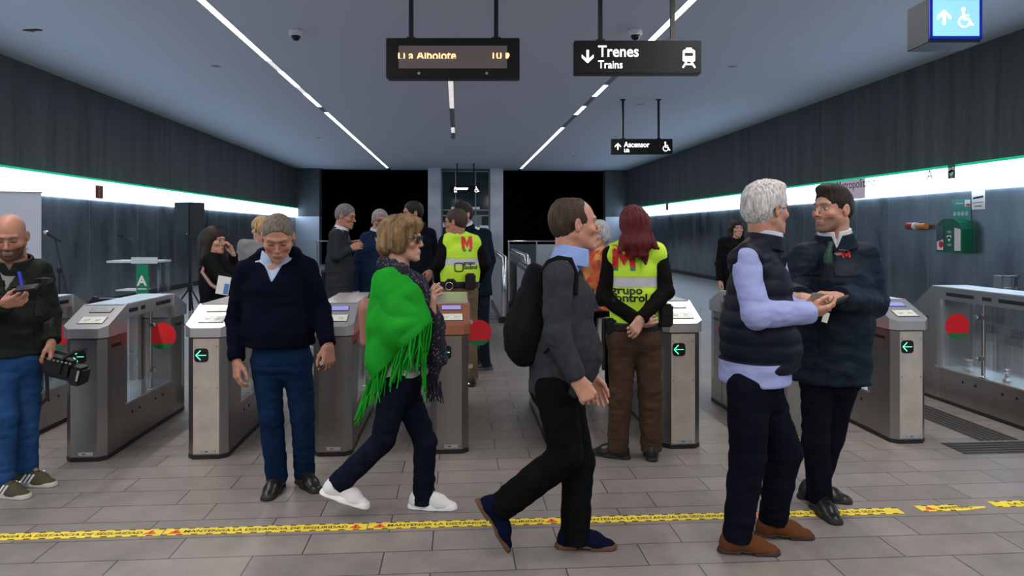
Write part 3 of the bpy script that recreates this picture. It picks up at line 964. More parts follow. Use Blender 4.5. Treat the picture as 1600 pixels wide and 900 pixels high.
# ceiling with the slots of the light strips cut out
mb = MB()
SL = (-3.1, 2.84); W2 = .055
edges = [XL - .3, SL[0] - W2, SL[0] + W2, -.13 - W2, -.13 + W2, SL[1] - W2, SL[1] + W2, XR + .3]
for i in (0, 2, 4, 6): boxspan(mb, edges[i], edges[i + 1], YF - .3, YB + .6, HC, HC + .25)
boxspan(mb, SL[0] - W2, SL[0] + W2, YF - .3, YB + .6, HC + .05, HC + .25); boxspan(mb, SL[1] - W2, SL[1] + W2, YF - .3, YB + .6, HC + .05, HC + .25)
for a, b in ((YF - .3, -6), (-.5, 13.8), (22.5, YB + .6)): boxspan(mb, -.13 - W2, -.13 + W2, a, b, HC, HC + .25)
boxspan(mb, -.13 - W2, -.13 + W2, YF - .3, YB + .6, HC + .05, HC + .25)
struct('ceiling', mb, mat('ceiling_plaster', (.60, .61, .70), .8, bump=.05, bscale=8))


def side_wall(name, X, sg):
    mb = MB()
    boxspan(mb, X, X + sg * .3, YF - .3, YB + .6, 2.54, HC); mb.mi = 1
    boxspan(mb, X + sg * .02, X + sg * .3, YF - .3, YB + .6, 0, 2.54)
    y = YF
    while y < YB:
        boxspan(mb, X + sg * .004, X + sg * .02, y + .008, y + 1.092, .12, 2.11); y += 1.1
    mb.mi = 2; y = YF  # seam strips in paler steel; the lit edges are put into the colour
    while y < YB:
        boxspan(mb, X + sg * .001, X + sg * .02, y - .007, y + .007, .12, 2.11); y += 1.1
    mb.mi = 3; boxspan(mb, X, X + sg * .02, YF, YB, 0, .12)
    return struct(name, mb, [M['concrete'], M['clad'], M['seam'], M['dark']])


side_wall('wall_left', XL, -1); side_wall('wall_right', XR, 1)
mb = MB(); boxspan(mb, XL, XR, YF - .3, YF, 0, HC); struct('wall_front', mb, mat('rear_wall', (.20, .20, .20), .8))
# far wall: end piers, black openings, and the void behind them
mb = MB(); boxspan(mb, XL, -6.16, YB, YB + .6, 2.15, HC); boxspan(mb, 6.77, XR, YB, YB + .6, 2.15, HC)
mb.mi = 1; boxspan(mb, XL, -6.16, YB - .02, YB + .6, 0, 2.15); boxspan(mb, 6.77, XR, YB - .02, YB + .6, 0, 2.15)
struct('wall_back', mb, [M['concrete'], mat('pier_steel', (.42, .45, .50), .4, .5)])
mb = MB(); boxspan(mb, -8, 9, 46, 46.3, -6, 6); boxspan(mb, -8.3, -8, YB + .6, 46.3, -6, 6); boxspan(mb, 9, 9.3, YB + .6, 46.3, -6, 6); boxspan(mb, -8, 9, YB + .6, 46, 5, 5.3); boxspan(mb, -8, 9, YB + .6, 46, -6.3, -6)
struct('wall_shaft', mb, mat('unlit_shaft', (.004, .004, .005), .9))
M['strip'] = mat('strip_tube', (1, 1, 1), .5, emit=STRIP_E * .18, ecol=(1, .97, .95))
M['strip_dim'] = mat('strip_dim', (1, 1, 1), .5, emit=.55, ecol=(1, .96, .92))
M['strip_off'] = mat('strip_unlit', (.22, .22, .22), .5)


def strip(X, y0, y1, label, pattern):
    root = empty('ceiling_light_strip', (X, y0, HC + .02), label, 'light', None)
    y = y0; i = 0
    while y < y1 - .1:
        ln, st = pattern[i % len(pattern)]; ln = min(ln, y1 - y)
        mb = MB(); mb.box((0, y + ln / 2 - y0, 0), (.10, ln - .03, .03))
        mb.build('light_panel', M[st], root); y += ln; i += 1
    mb = MB()
    for q in (-1, 1): mb.box((q * .053, (y1 - y0) / 2, -.012), (.008, y1 - y0, .02))
    mb.build('frame', M['grey'], root)


PL = [(4.0, 'strip')] * 4 + [(2.4, 'strip'), (.8, 'strip_dim'), (1.4, 'strip'), (.7, 'strip_dim'), (1.6, 'strip'), (.8, 'strip_off'), (1.0, 'strip'), (8, 'strip'), (8, 'strip')]
strip(SL[0], -6, 33, 'long straight ceiling light strip on the left side of the hall', PL)
PR = [(4.0, 'strip')] * 4 + [(3.0, 'strip'), (1.0, 'strip_off'), (1.2, 'strip'), (1.2, 'strip_off'), (1.2, 'strip'), (2.2, 'strip_off'), (1.2, 'strip'), (8, 'strip'), (8, 'strip')]
strip(SL[1], -6, 33, 'long straight ceiling light strip on the right side of the hall', PR)
strip(-.13, 13.8, 22.5, 'short central ceiling light strip in dim segments behind the display board', [(1.9, 'strip_dim'), (1.2, 'strip_dim'), (1.0, 'strip_off'), (1.1, 'strip_off'), (1.0, 'strip_off'), (1.1, 'strip_dim'), (1.4, 'strip_off')])
strip(-.13, -6, -.5, 'short central ceiling light strip above the photographer', [(1.1, 'strip')])


def band(X, sg, label):
    root = empty('light_band', (X, YF, 2.12), label, 'light')
    mb = MB(); boxspan(mb, 0, -sg * .10, 0, YB - YF - .02, 0, .375); mb.build('diffuser', M['band'], root)
    mb = MB(); boxspan(mb, 0, -sg * .105, 0, YB - YF - .02, .375, .415); mb.build('green_edge', M['band_g'], root)
    mb = MB()
    for k in range(9): boxspan(mb, -sg * .10, -sg * .106, 3.2 + 4.4 * k, 3.212 + 4.4 * k, 0, .415)
    mb.build('joint', M['white'], root)
    return root


M['band'] = band_mat(); M['band_g'] = mat('green_glow_edge', (.0, .5, .25), .5, emit=.42, ecol=(.0, .75, .35))
band(XL, -1, 'continuous glowing white wall band with green upper edge on the left wall')
band(XR, 1, 'continuous glowing white wall band with green upper edge on the right wall')


def on_wall(px, X, py=None):
    """room Y (and Z) of a picture point on the wall at X"""
    r = (px - 800) / F; d = X / (r * CS + SN); Y = -r * d * SN + d * CS
    return Y, (EYE + (HOR - py) / F * d if py is not None else None)


def wall_sign(px, py, X, sg, w_, h_, label, bits):
    Y, Z = on_wall(px, X, py)
    root = empty('exit_sign', (X - sg * .105, Y, Z - h_ / 2), label, 'sign')
    mb = MB(); mb.box((-sg * .006, 0, h_ / 2), (.012, w_, h_)); mb.build('plate', M['dkred'], root)
    m4 = frame((-sg * .0125, 0, h_ / 2), (0, -sg, 0), (-sg, 0, 0))
    mb = MB()
    stroke(mb, m4, (-.02, -.10), (-.02, .05), .03); stroke(mb, m4, (-.02, .05), (.03, .0), .025); mb.disc(m4 @ Vector((-.01, .10, 0)), m4.to_3x3() @ Vector((0, 0, 1)), .025, .002, 12)
    mb.build('symbol', mat('faded_white', (.45, .30, .28), .6), root)


def stroke(mb, m4, p, q, w_, th=.002, round_=False):
    p = Vector((*p, 0)); q = Vector((*q, 0)); t = (q - p).normalized(); n = Vector((-t.y, t.x, 0)) * w_ / 2
    vs = []
    for z in (-th / 2, th / 2): vs += [m4 @ (v + Vector((0, 0, z))) for v in (p - n, q - n, q + n, p + n)]
    mb.raw(vs, [(3, 2, 1, 0), (4, 5, 6, 7), (0, 1, 5, 4), (1, 2, 6, 5), (2, 3, 7, 6), (3, 0, 4, 7)])


def poly(mb, m4, pts, th=.002):
    n = len(pts); vs = [m4 @ Vector((x, y, -th / 2)) for x, y in pts] + [m4 @ Vector((x, y, th / 2)) for x, y in pts]
    mb.raw(vs, [list(range(n))[::-1], list(range(n, 2 * n))] + [(i, (i + 1) % n, n + (i + 1) % n, n + i) for i in range(n)])


def fdisc(mb, m4, c, r, th=.002, n=20): poly(mb, m4, [(c[0] + r * math.cos(2 * math.pi * k / n), c[1] + r * math.sin(2 * math.pi * k / n)) for k in range(n)], th)


def arrow_icon(m4, s, down=False):
    mb = MB(); g = -1 if down else 1
    stroke(mb, m4, (0, -.45 * s * g), (0, .22 * s * g), .17 * s)
    pts = [(0, .5 * s * g), (.42 * s, .10 * s * g), (.42 * s, -.12 * s * g), (0, .26 * s * g), (-.42 * s, -.12 * s * g), (-.42 * s, .10 * s * g)]
    poly(mb, m4, pts if g > 0 else pts[::-1]); return mb


def wheelchair_icon(m4, s):
    mb = MB(); fdisc(mb, m4, (-.08 * s, .42 * s), .10 * s)
    stroke(mb, m4, (-.08 * s, .30 * s), (-.05 * s, -.08 * s), .12 * s); stroke(mb, m4, (-.06 * s, .12 * s), (.20 * s, .12 * s), .07 * s)
    stroke(mb, m4, (-.08 * s, -.07 * s), (.22 * s, -.07 * s), .10 * s); stroke(mb, m4, (.20 * s, -.05 * s), (.36 * s, -.40 * s), .09 * s); stroke(mb, m4, (.33 * s, -.38 * s), (.45 * s, -.34 * s), .07 * s)
    pr = None
    for k in range(17):
        a = math.radians(115 + k * 245 / 16); p = (-.04 * s + .27 * s * math.cos(a), -.20 * s + .27 * s * math.sin(a))
        if pr: stroke(mb, m4, pr, p, .075 * s)
        pr = p
    return mb


def train_icon(m4, s):
    mb = MB()
    def rr(x0, x1, y0, y1, b): return [(x0 + b, y0), (x1 - b, y0), (x1, y0 + b), (x1, y1 - b), (x1 - b, y1), (x0 + b, y1), (x0, y1 - b), (x0, y0 + b)]
    # body as four bars around the window
    poly(mb, m4, rr(-.30 * s, .30 * s, -.18 * s, .08 * s, .05 * s)); poly(mb, m4, rr(-.30 * s, .30 * s, .26 * s, .40 * s, .06 * s))
    stroke(mb, m4, (-.255 * s, .02 * s), (-.255 * s, .32 * s), .09 * s); stroke(mb, m4, (.255 * s, .02 * s), (.255 * s, .32 * s), .09 * s)
    poly(mb, m4, rr(-.15 * s, .15 * s, .38 * s, .50 * s, .03 * s))
    stroke(mb, m4, (-.12 * s, -.2 * s), (-.30 * s, -.48 * s), .085 * s); stroke(mb, m4, (.12 * s, -.2 * s), (.30 * s, -.48 * s), .085 * s); stroke(mb, m4, (-.18 * s, -.32 * s), (.18 * s, -.32 * s), .07 * s)
    return mb


M['dkred'] = mat('dim_red_plate', (.20, .03, .02), .5)
wall_sign(146, 300, XL, -1, .30, .26, 'small dark red exit pictogram plate on the left wall light band', None)
wall_sign(1047, 323, XR, 1, .30, .26, 'small dark red plate on the far right wall light band', None)


def band_text(px, py, txt, size, label, bits=None):
    Y, Z = on_wall(px, XR, py)
    root = empty('wall_lettering', (XR - .1085, Y, Z), label, 'lettering')
    m4 = frame((0, 0, 0), (0, -1, 0), (-1, 0, 0))
    text_obj('letters', txt, size, m4, M['letter'], root, ext=.001, sx=1.0)
    return root


M['letter'] = mat('grey_lettering', (.02, .02, .02), .6)
Y, Z = on_wall(1336, XR, 291)
mb = MB(); boxspan(mb, 0, -.003, -.55, .75, -.19, .185)
pk = mb.build('band_panel', mat('pinkish_panel', (.45, .36, .44), .6, emit=.25, ecol=(.75, .62, .78))); pk.location = (XR - .1052, Y, 2.31)
tag(pk, 'dim pinkish panel in the right light band behind the employee in the dark jacket', 'panel')
band_text(1315, 297, 'Metropolitano', .24, 'black Metropolitano lettering on the right wall light band')
band_text(1458, 281, 'A', .23, 'thin letter A on the right wall light band')
Y, Z = on_wall(1497, XR, 268)
root = empty('defibrillator_symbol', (XR - .1085, Y, Z), 'dark green heart symbol plate on the right wall light band above the defibrillator', 'sign')
m4 = frame((0, 0, 0), (0, -1, 0), (-1, 0, 0))
mb = MB(); poly(mb, m4, [(-.085, -.11), (.085, -.11), (.085, .11), (-.085, .11)]); mb.build('plate', M['green'], root)
m5 = frame((-.002, 0, 0), (0, -1, 0), (-1, 0, 0)); mb = MB(); fdisc(mb, m5, (-.035, .02), .045); fdisc(mb, m5, (.035, .03), .042); poly(mb, m5, [(-.075, .0), (0, -.09), (.075, .01), (0, .03)]); mb.build('heart', M['white'], root)
text_obj('letters', 'DEA', .09, frame((0, .07, -.19), (0, -1, 0), (-1, 0, 0)), M['letter'], root)


# ---------------------------------------------------------------- lift, pillars, railing, escalator at the far end
for x0, x1, lb in ((-1.31, -.73, 'tall steel clad pillar left of the glass lift'), (1.45, 2.03, 'tall steel clad pillar right of the glass lift')):
    root = empty('pillar', ((x0 + x1) / 2, YB - .3, 0), lb, 'pillar')
    mb = MB(); mb.box((0, 0, HC / 2), (x1 - x0, .6, HC), bev=.02); mb.build('shaft', mat('pillar_steel', (.55, .57, .62), .45, .35, var=.25, vscale=1.2), root)
    mb = MB(); mb.box((0, 0, .1), (x1 - x0 + .03, .63, .2)); mb.build('base', M['steel'], root)
root = empty('lift', (.36, YB, 0), 'glass fronted lift between the two pillars at the far end', 'lift')
mb = MB(); mb.box((0, 0, 2.15), (2.16, .02, 4.25)); mb.build('glass_front', mat('greenish_lift_glass', (.05, .09, .09), .08, alpha=.45), root)
mb = MB()
for x in (-1.06, -.45, .45, 1.06): mb.box((x, -.03, 2.1), (.05, .05, 4.2))
for z in (2.2, 2.45, 4.2): mb.box((0, -.03, z), (2.16, .05, .06))
mb.build('frame', M['seam'], root)
mb = MB(); mb.box((.38, .3, 1.75), (.72, .05, .95)); mb.build('cab_panel', mat('cab_panel', (.4, .45, .5), .5, emit=.22, ecol=(.6, .75, .9)), root)
mb = MB(); mb.box((-.85, .25, 1.78), (.35, .04, .2)); mb.box((.85, .25, 1.65), (.4, .04, .2)); mb.box((0, .25, 2.55), (1.3, .04, .10)); mb.build('cab_light', mat('cab_light', (.8, .9, 1), .5, emit=.9, ecol=(.6, .8, 1)), root)
mb = MB(); mb.box((0, 1.6, 2.1), (2.1, .05, 4.2)); mb.build('shaft_wall', mat('shaft_wall', (.03, .05, .055), .6, var=.6, vscale=2), root)

root = empty('ticket_machine', (-1.75, YB - 1.2, 0), 'lit blue white ticket machine beside the left pillar', 'machine')
mb = MB(); mb.box((0, 0, .95), (.7, .5, 1.9), bev=.03); mb.build('housing', M['dark'], root)
mb = MB(); mb.box((.05, -.26, 1.75), (.5, .02, .22)); mb.build('screen', mat('cool_screen', (.6, .8, 1), .3, emit=1.1, ecol=(.6, .8, 1)), root)

root = empty('railing', (4.4, 30.2, 0), 'glass railing with steel handrail in front of the right black opening', 'railing')
mb = MB(); mb.tube([(-2.35, 0, 1.08), (2.35, 0, 1.08)], .03, 8); mb.build('handrail', M['chrome'], root)
for i in range(5):
    mb = MB(); mb.box((-2.3 + 1.15 * i, 0, .54), (.05, .06, 1.08)); mb.build('post', M['chrome'], root)
for i in range(4):
    mb = MB(); mb.box((-1.725 + 1.15 * i, 0, .5), (1.08, .012, .9)); mb.build('glass_panel', mat('railing_glass', (.10, .14, .15), .1, alpha=.5) if i == 0 else root.children[-1].data.materials[0], root)
root = empty('railing', (-3.6, 31.0, 0), 'glass railing with steel handrail in front of the left black opening', 'railing')
mb = MB(); mb.tube([(-2.3, 0, 1.08), (2.0, 0, 1.08)], .03, 8); mb.build('handrail', M['chrome'], root)
for i in range(5):
    mb = MB(); mb.box((-2.2 + 1.05 * i, 0, .54), (.05, .06, 1.08)); mb.build('post', M['chrome'], root)


def balustrade(px, d, ln, h0, lean, lb):
    p = C(px, HOR, d); root = empty('escalator_balustrade', (p[0], p[1], 0), lb, 'balustrade')
    mb = MB(); pr = [(0, .10), (0, h0 * .85), (.12, h0), (ln, h0 + .02), (ln, .10)]
    for sx in (0,):
        n = len(pr); vs = [(-.06, y, z) for y, z in pr] + [(.06, y, z) for y, z in pr]
        mb.raw(vs, [list(range(n)), list(range(2 * n - 1, n - 1, -1))] + [(i, n + i, n + (i + 1) % n, (i + 1) % n) for i in range(n)])
    mb.build('panel', M['clad2'], root)
    mb = MB(); mb.tube([(0, -.02, .12), (0, -.05, h0 * .5), (0, -.02, h0 * .88), (0, .1, h0 + .03), (0, ln, h0 + .05)], .045, 10); mb.build('handrail', M['black' if lean else 'chrome'], root)
    mb = MB(); mb.box((0, ln / 2, .05), (.2, ln, .1)); mb.build('base', M['dark'], root)


M['clad2'] = mat('dull_steel', (.26, .27, .28), .45, .7)
balustrade(789, 12.0, 3.0, 1.02, 0, 'left steel escalator side panel beyond the gates')
balustrade(824, 11.6, 3.2, 1.06, 0, 'right steel escalator side panel with pale edge beyond the gates')
balustrade(838, 9.0, 2.2, .95, 1, 'dark handrail side behind the man in the grey sweater')
root = empty('floor_plinth', (*C(762, HOR, 12.6)[:2], 0), 'low dark step plate at the foot of the escalator', 'step')
mb = MB(); mb.box((0, .2, .035), (.5, .7, .07), bev=.01); mb.build('plate', M['clad2'], root); mb = MB(); mb.box((0, -.155, .05), (.5, .012, .03)); mb.build('edge', M['chrome'], root)

# ---------------------------------------------------------------- hanging signs


def hanging(name, px0, px1, py0, py1, d, dep, label, poles, cat='sign', tilt=0):
    a, b = C(px0, py1, d), C(px1, py0, d)
    w_ = (px1 - px0) / F * d; h_ = (py1 - py0) / F * d; c = C((px0 + px1) / 2, (py0 + py1) / 2, d)
    ry = -TH + tilt
    root = empty(name, (c[0], c[1], c[2] - h_ / 2), label, cat, rz=ry)
    mb = MB(); mb.box((0, dep / 2, h_ / 2), (w_, dep, h_), bev=.008); mb.build('box', M['sign_b'], root)
    for p in poles:
        x = (p - (px0 + px1) / 2) / F * d
        mb = MB(); zt = HC - (c[2] - h_ / 2); mb.box((x, dep / 2, (h_ + zt) / 2), (.045, .045, zt - h_)); mb.box((x, dep / 2, h_ + .012), (.09, .07, .02)); mb.box((x, dep / 2, zt - .01), (.10, .10, .02))
        mb.build('hanger', M['black'], root)
    return root, w_, h_


def fm(x, z, y=-.003): return frame((x, y, z), (1, 0, 0), (0, -1, 0))


rt_, w_, h_ = hanging('display_board', 603, 812, 59, 122, 7.6, .16, 'black hanging LED board with half scrolled orange text', (641, 775))
mb = MB(); mb.box((.0, -.002, h_ * .52), (w_ * .81, .006, h_ * .56)); mb.build('screen', mat('brown_matrix', (.055, .05, .045), .4, emit=.05, ecol=(.8, .65, .6)), rt_)
# scrolling text, only its middle rows lit
for tx, x0 in (('Lí a Albolote', -.57), ('10 Min', .39)):
    vs, fs = text_geo(tx, .135, .002); vs = [Vector((q.x * .86, q.y, q.z)) for q in vs]
    import bmesh as _bm
    b_ = _bm.new(); vv = [b_.verts.new(q) for q in vs]
    for q in fs:
        try: b_.faces.new([vv[i] for i in q])
        except ValueError: pass
    for co, no in (((0, .070, 0), (0, 1, 0)), ((0, .012, 0), (0, -1, 0)), ((.195 if x0 > 0 else .62, 0, 0), (1, 0, 0))):
        _bm.ops.bisect_plane(b_, geom=b_.verts[:] + b_.edges[:] + b_.faces[:], plane_co=co, plane_no=no, clear_outer=True)
    b_.verts.index_update(); V_ = [fm(x0, h_ * .52 - .028, -.007) @ q.co for q in b_.verts]; F_ = [[q.index for q in f.verts] for f in b_.faces]; b_.free()
    mb = MB(); mb.raw(V_, F_); mb.build('led_text', M['led_o'], rt_)
for x in (-.35, .35):
    mb = MB(); mb.disc((x, -.003, .05), (0, -1, 0), .014, .006, 14); mb.build('lock', M['grey'], rt_)

rt_, w_, h_ = hanging('direction_sign', 897, 1096, 63, 115, 7.6, .14, 'black hanging sign reading Trenes Trains with train symbol', (939, 1053))
text_obj('lettering', 'Trenes', .165, fm(-.41, .175), M['sign_w'], rt_, bold=.0016, sx=.90)
text_obj('lettering', 'Trains', .115, fm(-.41, .055), M['sign_w'], rt_, bold=.0010, sx=.88)
arrow_icon(fm(-w_ / 2 + .14, h_ * .52), .145, True).build('arrow', M['sign_w'], rt_)
train_icon(fm(w_ / 2 - .13, h_ * .47), .21).build('train_symbol', M['sign_w'], rt_)

rt_, w_, h_ = hanging('direction_sign', 955, 1051, 217, 241, 15.6, .14, 'smaller distant hanging sign reading Ascensor Lift with wheelchair symbol', (974, 1030))
text_obj('lettering', 'Ascensor', .165, fm(-.38, .15), M['sign_w'], rt_, bold=.0018, sx=.86)
text_obj('lettering', 'Lift', .10, fm(-.38, .045), M['sign_w'], rt_, bold=.003, sx=.86)
arrow_icon(fm(-w_ / 2 + .14, h_ * .5), .15).build('arrow', M['sign_w'], rt_)
wheelchair_icon(fm(w_ / 2 - .14, h_ * .5), .20).build('wheelchair_symbol', M['sign_w'], rt_)

rt_, w_, h_ = hanging('direction_sign', 703, 750, 290, 302, 30.5, .14, 'tiny farthest sign reading Ascensor in front of the glass lift', (714, 740))
text_obj('lettering', 'Ascensor', .17, fm(-.45, .15), M['sign_w'], rt_, bold=.008, sx=.9)
text_obj('lettering', 'Lift', .10, fm(-.45, .045), M['sign_w'], rt_, bold=.004, sx=.9)
wheelchair_icon(fm(w_ / 2 - .14, h_ * .5), .24).build('wheelchair_symbol', M['sign_w'], rt_)

# blue lift sign: a deep box seen from the left
d = 6.2; c = C(1493, 28, d); w_ = 82 / F * d; h_ = 66 / F * d
rt_ = empty('lift_sign', (c[0], c[1], c[2] - h_ / 2), 'glowing blue sign with up arrow and wheelchair at top right', 'sign', rz=-TH)
mb = MB(); mb.box((-.0, .18, h_ / 2 - .015), (w_, .34, h_ + .02), bev=.006); mb.build('box', mat('sign_case', (.012, .02, .03), .5), rt_)
mb = MB()
for s in (-1, 1): mb.box((s * (w_ / 2 - .012), 0, h_ / 2), (.024, .02, h_))
mb.box((0, 0, .012), (w_, .02, .024)); mb.box((0, 0, h_ - .012), (w_, .02, .024)); mb.build('bezel', mat('deep_blue', (.0, .01, .16), .4, emit=.25, ecol=(0, .03, .6)), rt_)
mb = MB(); mb.box((0, -.0, h_ / 2), (w_ - .04, .012, h_ - .04)); mb.build('face', mat('lit_blue', (.2, .45, .9), .5, emit=.9, ecol=(.22, .50, 1.0)), rt_)
arrow_icon(fm(-.10, h_ * .5, -.009), .135).build('arrow', M['sign_w'], rt_); wheelchair_icon(fm(.075, h_ * .5, -.009), .165).build('wheelchair_symbol', M['sign_w'], rt_)
mb = MB(); zt = HC - (c[2] - h_ / 2)
for s in (-.12, .12): mb.box((s, .15, (zt + h_) / 2), (.04, .04, zt - h_))
mb.build('hanger', M['black'], rt_)

# ceiling fixtures
for px, py, lb in ((462, 47, 'white dome camera hanging from the ceiling on the left'), (993, 46, 'white dome camera on the ceiling behind the Trenes sign')):
    d = (HC - EYE) * F / (HOR - py); p = C(px, py, d)
    rt_ = empty('dome_camera', (p[0], p[1], HC), lb, 'camera')
    mb = MB(); mb.lathe((0, 0, 0), [(.088, 0), (.092, -.02), (.092, -.075), (.08, -.085)], 24); mb.build('housing', M['white'], rt_)
    mb = MB(); mb.lathe((0, 0, -.085), [(.066, 0), (.060, -.03), (.035, -.058), (.008, -.066)], 20); mb.build('dome', M['black'], rt_)
for i, (px, py, r) in enumerate(((337, 103, .075), (1145, 104, .075), (497, 215, .07), (1270, 222, .06), (963, 213, .06), (897, 244, .06), (1000, 163, .08), (700, 30, 0))):
    if r == 0: continue
    d = (HC - EYE) * F / (HOR - py); p = C(px, py, d)
    rt_ = empty('ceiling_speaker', (p[0], p[1], HC), ['small round ceiling speaker left of the display board', 'small round ceiling speaker right of the Trenes sign', 'small round ceiling disc above the far left of the hall', 'small round ceiling disc near the right wall', 'small round ceiling disc left of the Ascensor sign', 'small round ceiling disc farthest from the gates', 'round ceiling disc above the Ascensor sign'][i], 'speaker', 'round ceiling speakers')
    mb = MB(); mb.lathe((0, 0, 0), [(r, 0), (r, -.008), (r * .8, -.012)], 24); mb.build('rim', M['grey'], rt_)
    mb = MB(); mb.disc((0, 0, -.013), (0, 0, 1), r * .75, .003, 20); mb.build('grille', mat('grille', (.25, .25, .27), .6) if i == 0 else GR, rt_)
    if i == 0: GR = rt_.children[-1].data.materials[0]
d = (HC - EYE) * F / (HOR - 46); p = C(50, 46, d)
rt_ = empty('ceiling_hatch', (p[0], p[1], HC - .001), 'small dark triangular gap in the ceiling at upper left', 'hatch')
mb = MB(); mb.prism([(-.11, .0), (.10, -.05), (.13, .02), (-.02, .06)], -.012, .0); mb.build('opening', M['black'], rt_)
mb = MB(); mb.prism([(-.13, .01), (-.10, -.01), (.0, .055), (-.02, .075)], -.02, .0); mb.build('flap', mat('warm_flap', (.35, .22, .16), .6), rt_)

# ---------------------------------------------------------------- ticket gates
HX, CH, LN = .128, .045, 1.45


def octo(hx, y0, y1, ch, front):
    if front: return [(-hx, y1), (-hx, y0 + ch), (-hx + ch, y0), (hx - ch, y0), (hx, y0 + ch), (hx, y1)]
    return [(hx, y0), (hx, y1 - ch), (hx - ch, y1), (-hx + ch, y1), (-hx, y1 - ch), (-hx, y0)]


def gate(X, Y, label, screens=('scr_g', 'scr_w'), flaps=(1, 1), cap='steel_cap', face='steel', wide=False, slots=True):
    root = empty('ticket_gate', (X, Y, 0), label, 'ticket gate', 'row of ticket gates')
    H0, H1, H2 = .80, .865, .995
    for fr in (True, False):
        mb = MB(); y0, y1 = (0, .30) if fr else (LN - .30, LN)
        mb.prism(octo(HX, y0, y1, CH, fr)[::-1 if False else 1], .03, H0 - .006)
        mb.mi = 1; yf = -.0008 if fr else LN + .0008
        if fr: mb.box((0, yf, .415), (2 * (HX - CH), .002, .755))
        hous = mb.build('front_housing' if fr else 'rear_housing', [M['steel'], M[face]], root)
        mb = MB(); mb.prism(octo(HX - .004, y0 + (.004 if fr else 0), y1 - (0 if fr else .004), CH, fr), H0 - .008, H0 + .003); mb.build('seam', M['dark'], root)
        zt = (lambda x, y: min(H2, H1 + max(0, (y + .012)) * .42)) if fr else (lambda x, y: min(H2, H1 + max(0, LN + .012 - y) * .42))
        e = .014; mb = MB()
        pts = octo(HX + e, y0 - (e if fr else 0), y1 + (0 if fr else e), CH, fr)
        mb.prism(pts, H0 + .003, zt); mb.mi = 1
        capo = mb.build('reader_cap', [M[cap], M['steel']], root)
        sl = math.atan(.42); sgn = 1 if fr else -1
        org = lambda yy, xx=0: Vector((xx, (yy if fr else LN - yy), H1 + (yy + .012) * .42 + .001))
        Rm = Matrix.Rotation(sl * sgn, 3, 'X')
        for nm, yy, sx, sy, mt in (('reader_screen', .09, .155, .085, screens[1]), ('display_screen', .215, .135, .055, screens[0])):
            mb = MB(); mb.box(org(yy, .012), (sx + .008, sy + .008, .003), Rm); mb.build('screen_frame', M['dark'], root)
            mb = MB(); mb.box(org(yy, .012) + Vector((0, 0, .002)), (sx, sy, .003), Rm); mb.build(nm, M[mt], root)
        if fr:
            mb = MB()
            for q in range(3):
                for s in (-1, 1):
                    pts = [org(.09, .012) + Rm @ Vector((s * (.018 + .012 * q) + .006 * s * math.cos(a), .016 * math.sin(a), .005)) for a in np.linspace(-1, 1, 6)]
                    mb.tube(pts, .0014, 5)
            mb.build('contactless_mark', M['grey'], root)
    # arrow display
    ax = -.03; az = .685
    mb = MB(); mb.box((ax, -.004, az), (.084, .008, .084), bev=.0); 
    mb = MB(); r_ = .045; pts = []
    for k in range(24):
        a = 2 * math.pi * k / 24; cx, sx_ = math.cos(a), math.sin(a); pts.append((math.copysign(abs(cx) ** .45, cx) * r_, math.copysign(abs(sx_) ** .45, sx_) * r_))
    poly(mb, frame((ax, -.004, az), (1, 0, 0), (0, -1, 0)), pts, .006); dsp = mb.build('arrow_display', M['black'], root)
    mb = MB(); m4 = frame((ax, -.0078, az), (1, 0, 0), (0, -1, 0))
    stroke(mb, m4, (-.034, 0), (-.004, .031), .0055, .001); stroke(mb, m4, (-.034, 0), (-.004, -.031), .0055, .001)
    for k in range(5): stroke(mb, m4, (-.022 + .0115 * k, 0), (-.014 + .0115 * k, 0), .005, .001)
    mb.build('arrow', M['led_g'], dsp)
    mb = MB(); mb.box((.012, -.0025, .052), (.095, .003, .022)); pl = mb.build('rating_plate', M['grey'], root)
    mb = MB()
    for x in (-.036, .060): mb.disc((x, -.0042, .052), (0, -1, 0), .003, .001, 8)
    mb.box((.0, -.0044, .052), (.02, .001, .006)); mb.build('plate_marks', M['dark'], pl)
    for x in (-.07, .07):
        for z in (.74, .47): mb = MB(); mb.disc((x, -.0025, z), (0, -1, 0), .006, .002, 10); mb.build('screw', M['steel'], root)
    # middle
    mb = MB(); mb.box((0, LN / 2, .165), (2 * HX - .006, LN - .56, .27)); mb.build('base_panel', M['steel'], root)
    mb = MB(); mb.prism(octo(HX + .002, -.0, .4, CH, True), 0, .03); mb.box((0, LN / 2, .015), (2 * HX, LN - .6, .03)); mb.prism(octo(HX + .002, LN - .4, LN, CH, False), 0, .03); mb.build('plinth', M['dark'], root)
    mb = MB(); mb.box((0, LN / 2, .945), (2 * HX + .01, LN - .56, .10), bev=.006); mb.build('top_rail', M['steel_cap'], root)
    mb = MB(); mb.box((0, LN / 2, .304), (2 * HX + .012, LN - .60, .012)); mb.build('sill', M['steel_cap'], root)
    for s in (-1, 1):
        for y, l in ((.42, .14), (.58, .07), (.95, .28)): mb = MB(); mb.box((s * (HX + .005), y, .945), (.004, l, .028)); mb.build('slot', M['black'], root)
        for y in (.17, LN - .17): mb = MB(); mb.box((s * (HX + .0005), y, .735), (.003, .13, .022)); mb.build('slot', M['black'], root)
        for y in (.42, .54, .82, .96): mb = MB(); mb.disc((s * (HX - .002), y, .225), (1, 0, 0), .011, .005, 12); mb.build('hole', M['black'], root)
